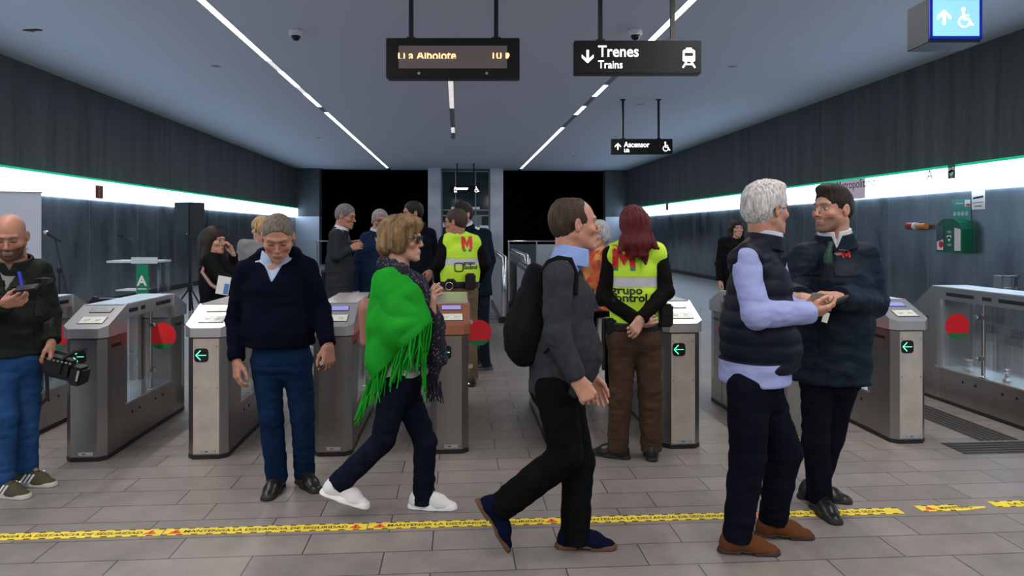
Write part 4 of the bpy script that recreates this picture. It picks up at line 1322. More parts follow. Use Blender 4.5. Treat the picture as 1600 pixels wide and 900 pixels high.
    for s in (-1, 1):
        mb = MB(); mb.box((s * (HX - .012), .44, .605), (.006, .28, .59)); mb.box((s * (HX - .012), .90, .605), (.006, .48, .59)); mb.build('window_pane', M['glass'], root)
        mb = MB(); mb.box((s * (HX - .010), .315, .60), (.022, .03, .60)); mb.box((s * (HX - .010), LN - .315, .60), (.022, .03, .60)); mb.build('jamb', M['steel'], root)
        if not flaps[0 if s < 0 else 1]: continue
        FY = .72; xp = s * (HX + .002)
        mb = MB(); mb.tube([(xp, FY, .31), (xp, FY, .90)], .013, 12); mb.lathe((xp, FY, .31), [(.024, 0), (.024, .012), (.014, .02)], 16); post = mb.build('flap_post', M['chrome'], root)
        for z in (.46, .80):
            mb = MB(); mb.box((xp + s * .018, FY, z), (.05, .034, .034), bev=.006); mb.disc((xp + s * .024, FY - .02, z), (0, 1, 0), .012, .01, 12); mb.build('clamp', M['chrome'], post)
        wf = .225 if not (wide and s > 0) else .45
        mb = MB(); mb.box((xp + s * (wf / 2 + .012), FY, .62), (wf, .010, .56), bev=.002); fl = mb.build('flap_glass', M['glass'], root)
        cx = xp + s * (.088 if wf < .3 else .30); 
        for nm, mt, a0, a1 in (('red_disc', 'red_film', -.62, math.pi + .62), ('green_disc', 'grn', math.pi + .62, 2 * math.pi - .62)):
            mb = MB(); m4 = frame((cx, FY - .0065, .715), (1, 0, 0), (0, -1, 0))
            poly(mb, m4, [(.1 * math.cos(a), .1 * math.sin(a)) for a in np.linspace(a0, a1, 40)], .0015); mb.build(nm, M[mt], fl)
    return root


names = {
    -1: 'steel ticket gate farthest left, mostly behind the bald man',
    0: 'steel ticket gate just right of the bald man, arrow behind the camcorder',
    1: 'steel ticket gate left of the man in the navy sweater, bright reader top',
    2: 'steel ticket gate between the navy sweater man and the green shawl woman',
    3: 'steel ticket gate with copper tinted reader right of the green shawl woman',
    4: 'steel ticket gate hidden behind the man in the grey sweater',
    5: 'steel ticket gate with pale worn face right of the red haired guard',
    6: 'steel ticket gate behind the white haired man in the quilted vest',
    7: 'steel ticket gate with pale worn face right of the employee in the dark jacket'}
GX = {-1: -3.2, 0: -2.42, 1: -1.647, 2: -.835, 3: -.056, 4: .75, 5: 1.549, 6: 2.37, 7: 3.19}
for k, lb in names.items():
    sc = ('scr_v', 'scr_w') if k in (2, 3, 4, 7) else ('scr_g', 'scr_w')
    if k == 1: sc = ('scr_w', 'scr_g')
    gate(GX[k], 4.97, lb, sc, cap='copper' if k == 3 else 'steel_cap', face='steel_worn' if k in (1, 5, 7) else 'steel', flaps=(1, 0 if k == 7 else 1))

# the wide gate cabinet at the right edge: a deeper cabinet, its flap reaching into the wide aisle
def wide_gate():
    X, Y = 4.39, 4.85
    root = empty('ticket_gate', (X, Y, 0), 'long glazed steel gate cabinet at the right edge beside the wide aisle', 'ticket gate', 'row of ticket gates')
    L = 1.75; hx = .15
    mb = MB(); mb.box((0, .17, .52), (2 * hx, .34, .98), bev=.01); mb.build('front_housing', M['steel'], root)
    mb = MB(); vs = [(-hx, L - .42, .03), (-hx, L, .03), (-hx, L, .80), (-hx, L - .30, 1.01), (-hx, L - .42, 1.01)]; n = 5
    vs = vs + [(hx, y, z) for _, y, z in vs]; mb.raw(vs, [list(range(n)), list(range(2 * n - 1, n - 1, -1))] + [(i, n + i, n + (i + 1) % n, (i + 1) % n) for i in range(n)]); mb.build('rear_housing', M['steel'], root)
    mb = MB(); mb.box((0, L / 2, .165), (2 * hx - .006, L - .5, .27)); mb.build('base_panel', M['steel'], root)
    mb = MB(); mb.box((0, L / 2, .955), (2 * hx + .01, L - .6, .11), bev=.006); mb.build('top_rail', M['steel'], root)
    mb = MB(); mb.box((0, L / 2 - .04, 1.012), (2 * hx + .02, L - .55, .008)); mb.build('lid', M['steel_cap'], root)
    mb = MB(); mb.box((0, L / 2, .304), (2 * hx + .012, L - .70, .012)); mb.build('sill', M['steel_cap'], root)
    mb = MB(); mb.box((0, L / 2, .015), (2 * hx, L, .03)); mb.build('plinth', M['dark'], root)
    for s in (-1, 1):
        for y, l in ((.50, .26), (.76, .10), (1.08, .34)): mb = MB(); mb.box((s * (hx + .005), y, .952), (.004, l, .03)); mb.build('slot', M['black'], root)
        mb = MB(); mb.box((s * (hx + .0005), L - .16, .72), (.003, .18, .024)); mb.build('slot', M['black'], root)
        for y in (.45, .6, .9, 1.05): mb = MB(); mb.disc((s * (hx - .002), y, .225), (1, 0, 0), .011, .005, 12); mb.build('hole', M['black'], root)
    for s in (-1, 1):
        mb = MB(); mb.box((s * (hx - .012), .53, .605), (.006, .36, .59)); mb.box((s * (hx - .012), 1.02, .605), (.006, .56, .59)); mb.build('window_pane', M['glass'], root)
        mb = MB(); mb.box((s * (hx - .010), .35, .60), (.022, .03, .60)); mb.box((s * (hx - .010), L - .43, .60), (.022, .03, .60)); mb.build('jamb', M['steel_cap'], root)
    FY = .80; xp = -hx - .004
    mb = MB(); mb.tube([(xp, FY, .31), (xp, FY, .90)], .016, 12); mb.lathe((xp, FY, .31), [(.03, 0), (.03, .014), (.017, .024)], 16); post = mb.build('flap_post', M['chrome'], root)
    for z in (.47, .80):
        mb = MB(); mb.box((xp - .03, FY, z), (.08, .036, .04), bev=.006); mb.disc((xp - .05, FY - .02, z), (0, 1, 0), .014, .01, 12); mb.build('clamp', M['chrome'], post)
    for y in (.62, 1.05):
        mb = MB(); mb.lathe((xp + .06, y, .31), [(.028, 0), (.028, .02), (.014, .03), (.014, .08), (.022, .085), (.022, .11)], 14); mb.build('hinge', M['chrome'], root)
    mb = MB(); mb.box((xp - .21, FY, .62), (.36, .010, .56), bev=.002); fl = mb.build('flap_glass', M['glass'], root)
    for nm, mt, a0, a1 in (('red_disc', 'red_film', -.62, math.pi + .62), ('green_disc', 'grn', math.pi + .62, 2 * math.pi - .62)):
        mb = MB(); m4 = frame((xp - .225, FY - .0065, .735), (1, 0, 0), (0, -1, 0))
        poly(mb, m4, [(.1 * math.cos(a), .1 * math.sin(a)) for a in np.linspace(a0, a1, 40)], .0015); mb.build(nm, M[mt], fl)


wide_gate()

# ---------------------------------------------------------------- floor markings
M['rib'] = mat('tactile_rib', (.035, .034, .033), .6); M['ribb'] = mat('tactile_base', (.10, .095, .09), .6)


def tactile(x0, x1, y0, y1, along_y, label):
    root = empty('tactile_strip', ((x0 + x1) / 2, (y0 + y1) / 2, 0.0), label, 'tactile paving')
    w_, l_ = x1 - x0, y1 - y0
    mb = MB(); mb.box((0, 0, .0015), (w_, l_, .003)); mb.build('base', M['ribb'], root)
    mb = MB(); n = int((w_ if along_y else l_) / .045)
    for k in range(n):
        if along_y: mb.box((-w_ / 2 + (k + .5) * w_ / n, 0, .005), (.028, l_, .005))
        else: mb.box((0, -l_ / 2 + (k + .5) * l_ / n, .005), (w_, .028, .005))
    mb.build('ribs', M['rib'], root)


tactile(3.72, 4.02, 5.0, 9.5, True, 'dark ribbed tactile strip running through the wide aisle')
tactile(3.40, 4.22, 4.70, 4.96, False, 'dark ribbed tactile strip lying across in front of the wide aisle')
tactile(4.0, 4.3, 3.9, 4.70, True, 'short dark ribbed tactile strip nearest the camera at right')


def tape(x0, x1, y0, txt, label, tri=(1, 1), ang=0.0, off=0.0, w_=.082, peel=0):
    L = x1 - x0; root = empty('warning_tape', ((x0 + x1) / 2, y0, .0), label, 'floor tape', rz=ang)
    mb = MB()
    if peel: mb.prism([(-L / 2, -w_ / 2), (L * .12, -w_ / 2 + .0), (L / 2, -w_ * .12), (L / 2, w_ * .08), (L * .16, w_ * .1), (L * .08, w_ / 2), (-L / 2, w_ / 2)], .0005, .0022)
    else: mb.box((0, 0, .0014), (L - .006, w_, .0018))
    mb.build('strip', M['yellow'], root)
    mb = MB(); n = int(L / .068)
    for s in (-1, 1):
        for k in range(n):
            x = -L / 2 + (k + .5 + .25 * s) * L / n
            if peel and x > L * .05: continue
            mb.box((x, s * (w_ / 2 - .004), .0026), (.030, .008, .0012))
    mb.build('edge_dashes', M['tblack'], root)
    if txt:
        vs, fs = text_geo(txt, .040, .0009, 'CENTER'); mx = max(abs(q.x) for q in vs)
        sx = min(1.35, (L / 2 - (.10 if any(tri) else .012)) / mx)
        mb = MB(); mb.raw([(q.x * sx + off, q.y - .014, .0027) for q in vs], fs); mb.build('lettering', M['tblack'], root)
    for s in (0, 1):
        if tri[s]:
            cx = (-1, 1)[s] * (L / 2 - .06); mb = MB()
            mb.prism([(cx - .034, -.024), (cx + .034, -.024), (cx, .028)], .0024, .0030); t_ = mb.build('warning_triangle', M['orange'], root)
            mb = MB(); mb.box((cx, .0, .0033), (.006, .018, .0006)); mb.box((cx, -.016, .0033), (.006, .006, .0006)); mb.build('exclamation_mark', M['tblack'], t_)


TT = 'MANTENGA LA DISTANCIA DE SEGURIDAD'
Yt = 3.78; xs = [-2.47, -1.46, -.455, .545, 1.53, 2.37]
lbl = ['yellow safety distance tape at the left edge below the bald man', 'yellow safety distance tape below the navy sweater man', 'yellow safety distance tape under the green shawl woman and the grey sweater man',
       'yellow safety distance tape right of the grey sweater man', 'yellow safety distance tape at the feet of the employee']
# piece joints measured along the line
X_of = lambda px: C(px, 0, 3.70)[0]
for i in range(5):
    a, b = xs[i], xs[i + 1]
    tx = TT if i < 4 else 'MANTENGA LA DISTANCIA DE SEGURI'
    tape(a, b, Yt, tx, lbl[i], (1, 1) if i < 4 else (1, 0))
tape(2.48, 2.86, Yt + .02, 'MANTENG', 'torn half peeled piece of yellow tape right of the employee', (1, 0), peel=1, off=.02)
tape(2.92, 3.3, Yt + .05, 'LA DIST', 'last short piece of yellow tape at the right edge', (0, 0))

# ---------------------------------------------------------------- things along the walls
# defibrillator cabinet and posters (right wall)
Y, Z = on_wall(1500, XR, 367); s_ = 1
root = empty('defibrillator_cabinet', (XR, Y, Z - .27), 'green defibrillator cabinet with white heart on the right steel wall', 'defibrillator')
mb = MB(); pr = [(-.30, 0), (.30, 0), (.30, .36), (.22, .46), (.08, .52), (-.16, .52), (-.27, .44), (-.30, .34)]
mb.prism([(x, y) for x, y in pr], 0, .18, frame((-.0, 0, 0), (0, -1, 0), (-1, 0, 0)) @ Matrix.Identity(4)); mb.build('cabinet', mat('aed_green', (.0, .11, .05), .35), root)
m4 = frame((-.184, 0, 0), (0, -1, 0), (-1, 0, 0))
mb = MB(); poly(mb, m4, [(-.29, .02), (-.12, .02), (-.12, .42), (-.24, .40), (-.29, .32)]); win = mb.build('side_window', mat('aed_window', (.05, .07, .08), .15), root)
mb = MB(); fdisc(mb, frame((-.187, 0, 0), (0, -1, 0), (-1, 0, 0)), (-.18, .12), .055); mb.build('red_badge', M['red'], win)
mb = MB(); poly(mb, frame((-.1855, 0, 0), (0, -1, 0), (-1, 0, 0)), [(-.28, .03), (-.13, .03), (-.13, .20), (-.28, .16)]); mb.build('device', M['white'], win)
mb = MB(); poly(mb, m4, [(.13, .03), (.27, .03), (.27, .36), (.13, .38)]); mb.build('instruction_sheet', M['paper'], root)
mb = MB(); m5 = frame((-.186, 0, 0), (0, -1, 0), (-1, 0, 0)); fdisc(mb, m5, (-.015, .235), .03); fdisc(mb, m5, (.035, .235), .03); poly(mb, m5, [(-.04, .22), (.01, .16), (.06, .22), (.01, .25)]); mb.build('heart', M['white'], root)
text_obj('letters', 'DEA', .05, frame((-.186, .03, .30), (0, -1, 0), (-1, 0, 0)), M['white'], root); text_obj('letters', 'AED', .05, frame((-.186, .03, .10), (0, -1, 0), (-1, 0, 0)), M['white'], root)
Y, Z = on_wall(1502, XR, 328)
root = empty('poster', (XR - .004, Y, Z), 'teal instruction poster above the defibrillator cabinet', 'poster')
mb = MB(); m4 = frame((0, 0, 0), (0, -1, 0), (-1, 0, 0)); poly(mb, m4, [(-.22, -.17), (.22, -.17), (.22, .17), (-.22, .17)], .006); mb.build('sheet', mat('teal_sheet', (.06, .26, .23), .5), root)
mb = MB(); m4 = frame((-.004, 0, 0), (0, -1, 0), (-1, 0, 0))
for k in range(4): fdisc(mb, m4, (-.14 + .09 * k, -.06), .035)
stroke(mb, m4, (-.12, .10), (.05, .10), .02); mb.build('pictograms', mat('pale_teal', (.35, .5, .48), .6), root)
mb = MB(); poly(mb, m4, [(.09, .05), (.21, .05), (.21, .15), (.09, .15)]); mb.build('corner_box', M['paper'], root); mb = MB(); poly(mb, frame((-.006, 0, 0), (0, -1, 0), (-1, 0, 0)), [(.12, .06), (.21, .06), (.21, .09), (.12, .09)]); mb.build('red_bar', M['red'], root)
Y, Z = on_wall(1529, XR, 305)
root = empty('poster', (XR - .004, Y, min(Z, 1.965)), 'small white notice under the light band right of the teal poster', 'poster')
mb = MB(); m4 = frame((0, 0, 0), (0, -1, 0), (-1, 0, 0)); poly(mb, m4, [(-.14, -.14), (.14, -.14), (.14, .14), (-.14, .14)], .006); mb.build('sheet', M['paper'], root)
mb = MB(); m4 = frame((-.004, 0, 0), (0, -1, 0), (-1, 0, 0)); stroke(mb, m4, (-.11, .03), (.11, .05), .03); stroke(mb, m4, (-.11, -.04), (.11, -.03), .008); stroke(mb, m4, (-.08, -.09), (.08, -.09), .012); mb.build('print', M['dark'], root)
Y, Z = on_wall(1442, XR, 354)
root = empty('beacon_shelf', (XR, Y, Z - .06), 'small glass shelf with red and orange signal lamps on the right wall', 'lamp')
mb = MB(); mb.box((-.09, 0, 0), (.18, .62, .015)); mb.build('shelf', M['glass'], root)
mb = MB(); mb.tube([(-.09, .10, .07), (-.09, .26, .07)], .065, 14); mb.tube([(-.09, .26, .07), (-.09, .30, .07)], [.065, .03], 14); mb.build('red_lamp', M['redlamp'] if 'redlamp' in M else mat('red_lamp', (.30, .02, .02), .3), root)
mb = MB(); mb.tube([(-.09, .02, .07), (-.09, .09, .07)], .062, 14); mb.build('white_collar', M['white'], root)
mb = MB(); mb.tube([(-.09, -.22, .065), (-.09, -.0, .065)], .05, 14); mb.build('orange_lamp', mat('orange_lamp', (.6, .2, .03), .3), root)
# stanchion head and steel box behind the wide gate
p = C(1561, HOR, 7.3); root = empty('sensor_post', (p[0], p[1], 0), 'black sensor post behind the glazed cabinet at right', 'post')
mb = MB(); mb.tube([(0, 0, .02), (0, 0, .92)], .022, 10); mb.lathe((0, 0, 0), [(.14, 0), (.14, .015), (.03, .03)], 20); mb.build('pole', M['black'], root)
mb = MB(); mb.box((0, 0, .99), (.07, .07, .14), bev=.015); mb.build('head', M['black'], root)
p = C(1586, HOR, 6.4); root = empty('intercom_box', (p[0], p[1] + .1, 0), 'steel intercom stand with open metal head at far right', 'intercom')
mb = MB(); mb.box((-.02, 0, .5), (.08, .08, 1.0), bev=.01); mb.build('stand', M['steel'], root)
mb = MB(); mb.box((0, 0, 1.10), (.16, .10, .012)); mb.box((0, 0, .99), (.16, .10, .012)); mb.box((-.075, 0, 1.045), (.02, .10, .12)); mb.box((0.02, 0, 1.045), (.02, .10, .12)); mb.box((.075, 0, 1.045), (.015, .1, .12)); mb.build('head', M['chrome'], root)

# roll-up banner at the far left
p = C(4, HOR, 8.2); root = empty('roll_up_banner', (p[0] - .05, p[1], 0), 'white roll up banner with green curve behind the bald man', 'banner', rz=-TH + .28)
mb = MB(); mb.box((0, 0, .99), (.85, .006, 1.88)); mb.build('sheet', mat('banner_sheet', (.50, .52, .60), .6), root)
mb = MB(); mb.box((0, 0, .04), (.9, .14, .08), bev=.02); mb.build('base', M['grey'], root); mb = MB(); mb.box((0, 0, 1.935), (.87, .02, .02)); mb.build('top_bar', M['grey'], root)
mb = MB(); m4 = frame((0, -.0045, 0), (1, 0, 0), (0, -1, 0)); pts = [(-.42, 1.92), (.10, 1.92)] [::-1] + [(-.42, 1.05)] 
cur = [(-.42 + .55 * math.cos(a) ** .7, 1.0 + .92 * math.sin(a)) for a in np.linspace(0.02, math.pi / 2, 14)]
poly(mb, m4, [(-.42, 1.0)] + cur + [(-.42, 1.92)]); mb.build('green_curve', M['green'], root)
mb = MB(); stroke(mb, m4, (.16, 1.30), (.30, 1.30), .03); mb.build('small_print', M['grey'], root)

# microphone stand
p = C(93, HOR, 8.4); p[2] = 0
root = empty('microphone_stand', (p[0], p[1], 0), 'black microphone stand with boom right of the white banner', 'microphone stand')
hub = C(100, 440, 8.4) - p; hub[2] = .92
mb = MB(); mb.tube([(0, 0, .02), (0, 0, 1.05)], .011, 8); mb.build('pole', M['dark'], root)
for a in (0.4, 2.5, 4.6):
    mb = MB(); mb.tube([(0, 0, .18), (.32 * math.cos(a), .32 * math.sin(a), .01)], .009, 8); mb.build('leg', M['dark'], root)
t1 = C(86, 371, 8.4) - p; t1[2] += 0; b1 = C(108, 470, 8.4) - p
mb = MB(); mb.tube([t1, b1], .010, 8); mb.box((0, 0, 1.05), (.05, .05, .05), bev=.01); mb.build('boom', M['dark'], root)
a_, b_2 = C(95, 377, 8.4) - p, C(72, 363, 8.4) - p
mb = MB(); mb.tube([a_, b_2], [.014, .022], 12); mic = mb.build('microphone', M['dark'], root)
mb = MB(); mb.lathe(b_2, [(.002, .028), (.02, .02), (.029, 0), (.024, -.022), (.008, -.03)][::-1], 16); mb.build('windscreen', mat('mic_mesh', (.55, .55, .55), .4, .6), mic)

# clear lectern
p = C(218, HOR, 8.3); root = empty('lectern', (p[0], p[1], 0), 'transparent lectern with green front panel marked A and thin microphone', 'lectern', rz=-TH)
s88 = F / 8.8
mb = MB(); R_ = Matrix.Rotation(.12, 3, 'Y'); mb.box((0.0, 0, 1.16), (.56, .34, .022), None); mb.box((.14, -.17, 1.175), (.29, .01, .07)); mb.build('top_shelf', mat('frosted_acrylic', (.62, .70, .72), .25, alpha=.75), root)
mb = MB(); mb.box((-.07, 0, .84), (.26, .26, .014)); mb.build('inner_shelf', mat('acrylic_edge', (.6, .66, .68), .3, alpha=.8), root)
mb = MB(); mb.box((.045, .0, .58), (.02, .3, 1.14)); mb.box((.28, .0, .58), (.02, .3, 1.14)); mb.build('side_panel', M['glass'], root)
mb = MB(); mb.box((.115, -.16, .62), (.13, .012, 1.02)); pn = mb.build('front_panel', M['green'], root)
text_obj('letter', 'A', .15, frame((.060, -.168, .90), (1, 0, 0), (0, -1, 0)), M['white'], pn, bold=.004); mb = MB(); mb.box((.115, -.168, .86), (.10, .003, .012)); mb.build('underline', M['white'], pn)
mb = MB(); mb.box((.1, 0, .012), (.5, .4, .024), bev=.006); mb.build('foot_plate', M['grey'], root)
mb = MB(); mb.tube([(.0, 0, 1.17), (-.01, 0, 1.30), (-.08, 0, 1.40), (-.20, 0, 1.45)], .006, 8); mb.tube([(-.18, 0, 1.445), (-.24, 0, 1.455)], .014, 10); mb.tube([(0, 0, 1.17), (0, 0, 1.21)], .03, 12); mb.build('gooseneck_microphone', M['black'], root)

# loudspeaker on its stand
p = C(297, HOR, 9.7)
root = empty('speaker_stand', (p[0], p[1], 0), 'black tripod stand under the loudspeaker near the left wall', 'stand')
mb = MB(); mb.tube([(0, 0, .12), (0, 0, 1.42)], .018, 10); mb.tube([(0, 0, .70), (0, 0, .80)], .034, 12); mb.build('pole', M['black'], root)
for a in (-.35, 1.75, 3.6):
    mb = MB(); mb.tube([(.03 * math.cos(a), .03 * math.sin(a), .72), (.50 * math.cos(a), .50 * math.sin(a), .012)], .012, 8); mb.tube([(0, 0, .25), (.27 * math.cos(a), .27 * math.sin(a), .34)], .007, 6); mb.build('leg', M['black'], root)
root = empty('loudspeaker', (p[0], p[1], 1.425), 'black loudspeaker box on the tripod stand near the left wall', 'loudspeaker', rz=-.45)
mb = MB(); pts = [(-.135, -.13), (.135, -.13), (.11, .14), (-.11, .14)]; mb.prism(pts, 0, .45); mb.build('cabinet', mat('speaker_cabinet', (.010, .013, .016), .5), root)
mb = MB(); mb.box((0, -.136, .225), (.24, .012, .42), bev=.005); mb.build('grille', mat('speaker_grille', (.02, .028, .036), .6, bump=.5, bscale=300), root)
mb = MB(); mb.disc((.09, -.145, .04), (0, -1, 0), .008, .004, 10); mb.build('badge', M['grey'], root)

# belt barrier behind the men in suits
for px, lb in ((506, 'black belt barrier post left of the man in the grey suit'), (584, 'black belt barrier post behind the man in the blue suit')):
    p = C(px, HOR, 9.4); root = empty('barrier_post', (p[0], p[1], 0), lb, 'barrier')
    mb = MB(); mb.tube([(0, 0, .02), (0, 0, .95)], .028, 12); mb.lathe((0, 0, 0), [(.16, 0), (.16, .015), (.03, .035)], 20); mb.build('pole', M['black'], root); mb = MB(); mb.lathe((0, 0, .94), [(.036, 0), (.036, .06), (.02, .075)], 14); mb.build('cap', M['dark'], root)
a, b = C(506, HOR, 9.4), C(584, HOR, 9.4); mb = MB(); a[2] = b[2] = .90
mid = (a + b) / 2; mb.box((0, 0, 0), (np.linalg.norm(b - a) - .07, .004, .05), Matrix.Rotation(math.atan2(b[1] - a[1], b[0] - a[0]), 3, 'Z')); o = mb.build('barrier_belt', M['black']); o.location = mid; tag(o, 'black retractable belt between the barrier posts', 'belt')
# low black equipment case seen between the left gates
p = C(178, HOR, 7.4); root = empty('equipment_case', (p[0], p[1], 0), 'low black bench like case seen above the left gates', 'case')
mb = MB(); mb.box((0, 0, .80), (.42, .12, .05), bev=.01); mb.build('top', M['black'], root)
for x in (-.18, .18): mb = MB(); mb.box((x, 0, .42), (.04, .06, .84)); mb.build('leg', M['dark'], root)
# ---------------------------------------------------------------- the people
def V3(*a): return np.array(a, float)


SK_A = (.42, .20, .135); SK_B = (.48, .235, .16); SK_P = (.52, .285, .21); SK_D = (.48, .26, .185)
black_shoe = lambda **k: dict(mat=M['leather'], smat=M['rubber'], lace=M['rubber'], **k)
M['leather'] = mat('black_leather', (.012, .011, .011), .32, bump=.15, bscale=60)
M['rubber'] = mat('black_rubber', (.012, .012, .012), .7)
DEN = dict(bump=.35, bscale=260, var=.25, vscale=7)

# -- woman in the green shawl -------------------------------------------------
D = 3.92
J = stand(626, D, (1, -.05), 1.63)
place(J, dict(neck=(622, 419, D), head=(631, 374, D), shR=(607, 440, D - .15), shL=(622, 440, D + .15), elR=(633, 515, D - .22), elL=(632, 515, D + .2),
              wrR=(674, 487, D - .10), wrL=(668, 480, D + .12), hpR=(620, 600, D - .085), hpL=(628, 600, D + .085), knR=(598, 688, D - .06), knL=(664, 690, D + .07),
              anR=(532, 753, D - .06), anL=(662, 778, D + .07)))
J['toeR'] = CD(1, -.05); J['toeL'] = CD(1, -.12); J['pitchR'] = .30
J['base'] = V3(*C(622, 0, D))
hd = dict(skin=SK_P, fwd=(1, -.10, -.03), hair='bob', hcol=(.19, .115, .05), hvar=(.75, 38), hvol=.01, hamp=.010, size=.97, lip=(.45, .16, .14), nose=.8, brow=(.2, .13, .07), jaw=.95, noear=True, hand=.95)
gf = J['f']
hemA, hemB = C(570, 606, D - .2), C(668, 508, D - .2)
hn = nrm(np.cross(hemB - hemA, CD(0, 1, 0)));  hn = hn if hn[2] < 0 else -hn
green = cloth_mat((.014, .29, .022), .95, .5, 320, .10, 14, fold=.25)
wear = [
    dict(kind='legs', name='trousers', mat=cloth_mat((.006, .008, .018), **DEN), thigh=.088, knee=.062, hem=.060, rp=.118, amp=.014, ext=.0),
    dict(kind='top', name='white_top', mat=cloth_mat((.55, .55, .52)), rc=.10, rw=.098, rp=.130, drop=-.048, sleeves=False, vneck=None, amp=.006),
    dict(kind='top', name='blouse', mat=cloth_mat((.022, .012, .04), var=.8, vscale=40), rc=.105, rw=.104, rp=.112, drop=-.09, sl=(.052, .050, .044), amp=.008, bust=1),
]
root, ob, J, RH = human('older woman walking right in a bright green fringed shawl, dark scarf and white sneakers', J, hd, wear,
                        hands={'R': ((.10, -.05, 1), (-.9, -.5, .1), (.25, .35, .5, .62), .25, 2.2), 'L': ((.3, .1, .9), (-.8, .5, .1), .6, .5)},
                        shoe=dict(mat=mat('white_knit', (.72, .72, .74), .75, bump=.3, bscale=400), smat=mat('white_sole', (.78, .78, .80), .6), lace=M['white'], len=.265, sole=.03, se=.006, high=.085))
glasses(root, J['head'], RH, .97, M['black'], True, J['base'] * V3(1, 1, 0), 1.3)
off = J['base'] * V3(1, 1, 0)
# shawl
G = Field(C(553, 640, D) - V3(0, .42, .05), C(700, 395, D) + V3(.05, .38, 0), .0065)
sd = CD(0, 1, 0)
G.add(Cap(C(622, 432, D), C(622, 500, D), .082, .138, side=sd, st=1.30), 0)
G.add(Cap(C(622, 500, D), C(616, 640, D), .140, .120, side=sd, st=1.35), .05)
G.add(Cap(J['shR'] + V3(0, 0, .0), J['elR'], .075, .085), .09)
G.add(Cap(C(612, 432, D), C(604, 500, D), .06, .085, side=sd, st=1.6), .06); G.add(Cap(C(632, 470, D - .12), C(600, 560, D - .10), .10, .09), .09)
G.add(Cap(J['elR'], C(655, 498, D - .16), .085, .060), .08)
G.add(Cap(J['shL'], J['elL'], .07, .085), .06); G.add(Cap(J['elL'], C(652, 500, D + .15), .085, .06), .05)
G.add(Cap(C(596, 440, D - .02), C(590, 560, D - .03), .05, .05, side=sd, st=1.5), .06)
G.noise(.022, (4, 5, 11), 4, ridge=True, R=np.array(((.8, 0, .6), (0, 1, 0), (-.6, 0, .8))) @ np.array(((CS, -SN, 0), (SN, CS, 0), (0, 0, 1))))
G.noise(.008, (16, 16, 16), 6)
mk = np.abs(G.f) < .03; ix = np.argwhere(mk); Pw = G.lo + ix * G.h; pv = C(674, 484, D)      # folds running together at the forearm
cx_ = (Pw - pv) @ CD(1, 0, 0); cz_ = Pw[:, 2] - pv[2]; rr_ = np.hypot(cx_, cz_); th_ = np.arctan2(cz_, -cx_)
G.f[mk] += (.009 * (1 - 2 * np.abs(np.sin(th_ * 4.2 + 5 * vnoise(Pw * 4))) ** .8) * np.clip((rr_ - .03) / .10, 0, 1) * np.clip((.36 - rr_) / .2, 0, 1)).astype(np.float32)
G.clip((hemA + hemB) / 2, hn)
G.sub(Cap(J['neck'] - V3(0, 0, .03) + gf * .03, J['neck'] + V3(0, 0, .2), .072, .09), .015)
G.sub(Cap(C(640, 425, D), C(672, 500, D), .05, .075, side=sd, st=1.5), .02)
G.sub(Cap(C(618, 560, D), C(606, 680, D), .112, .11, side=sd, st=1.4), .01)
V, Q = G.mesh(); shawl = np_obj('shawl', V, Q, green, root, off=off)
# fringe along the hem and the front edge
Vw = V[np.abs((V - (hemA + hemB) / 2) @ hn) < .010]
rnd = np.random.RandomState(5); mb = MB(); chosen = []
for i in rnd.permutation(len(Vw)):
    p = Vw[i]
    if all(np.linalg.norm(p - q) > .024 for q in chosen): chosen.append(p)
for p in chosen:
    l = .13 + .05 * rnd.rand(); s1 = nrm(V3(-.18, 0, -1) + rnd.randn(3) * V3(.10, .10, 0)); p = p + V3(0, 0, .008)
    pts = [p - off, p - off + s1 * l * .5 + rnd.randn(3) * .005, p - off + s1 * l + V3(0, 0, -.01) + rnd.randn(3) * .010]
    mb.tube(pts, [.0045, .0055, .0035], 6)
for k in range(16):       # bunch at the trailing corner
    p = C(574 + rnd.rand() * 12, 590 + rnd.rand() * 14, D - .12 + rnd.rand() * .12)
    q = C(553 + rnd.rand() * 14, 650 + rnd.rand() * 16, D - .10 + rnd.rand() * .1); m = (p + q) / 2 + rnd.randn(3) * .01
    mb.tube([p - off, m - off, q - off], [.004, .0048, .003], 6)
for k in range(22):       # front edge strands
    t = rnd.rand(); p = C(660 + 6 * t, 480 + 60 * t, D - .20 + .1 * rnd.rand()); q = p + V3(-.03 + .05 * rnd.rand(), 0, -.20 - .12 * rnd.rand())
    mb.tube([p - off, (p + q) / 2 - off + rnd.randn(3) * .008, q - off], [.004, .0045, .003], 6)
o = mb.build('fringe', green, shawl); o['kind'] = 'stuff'
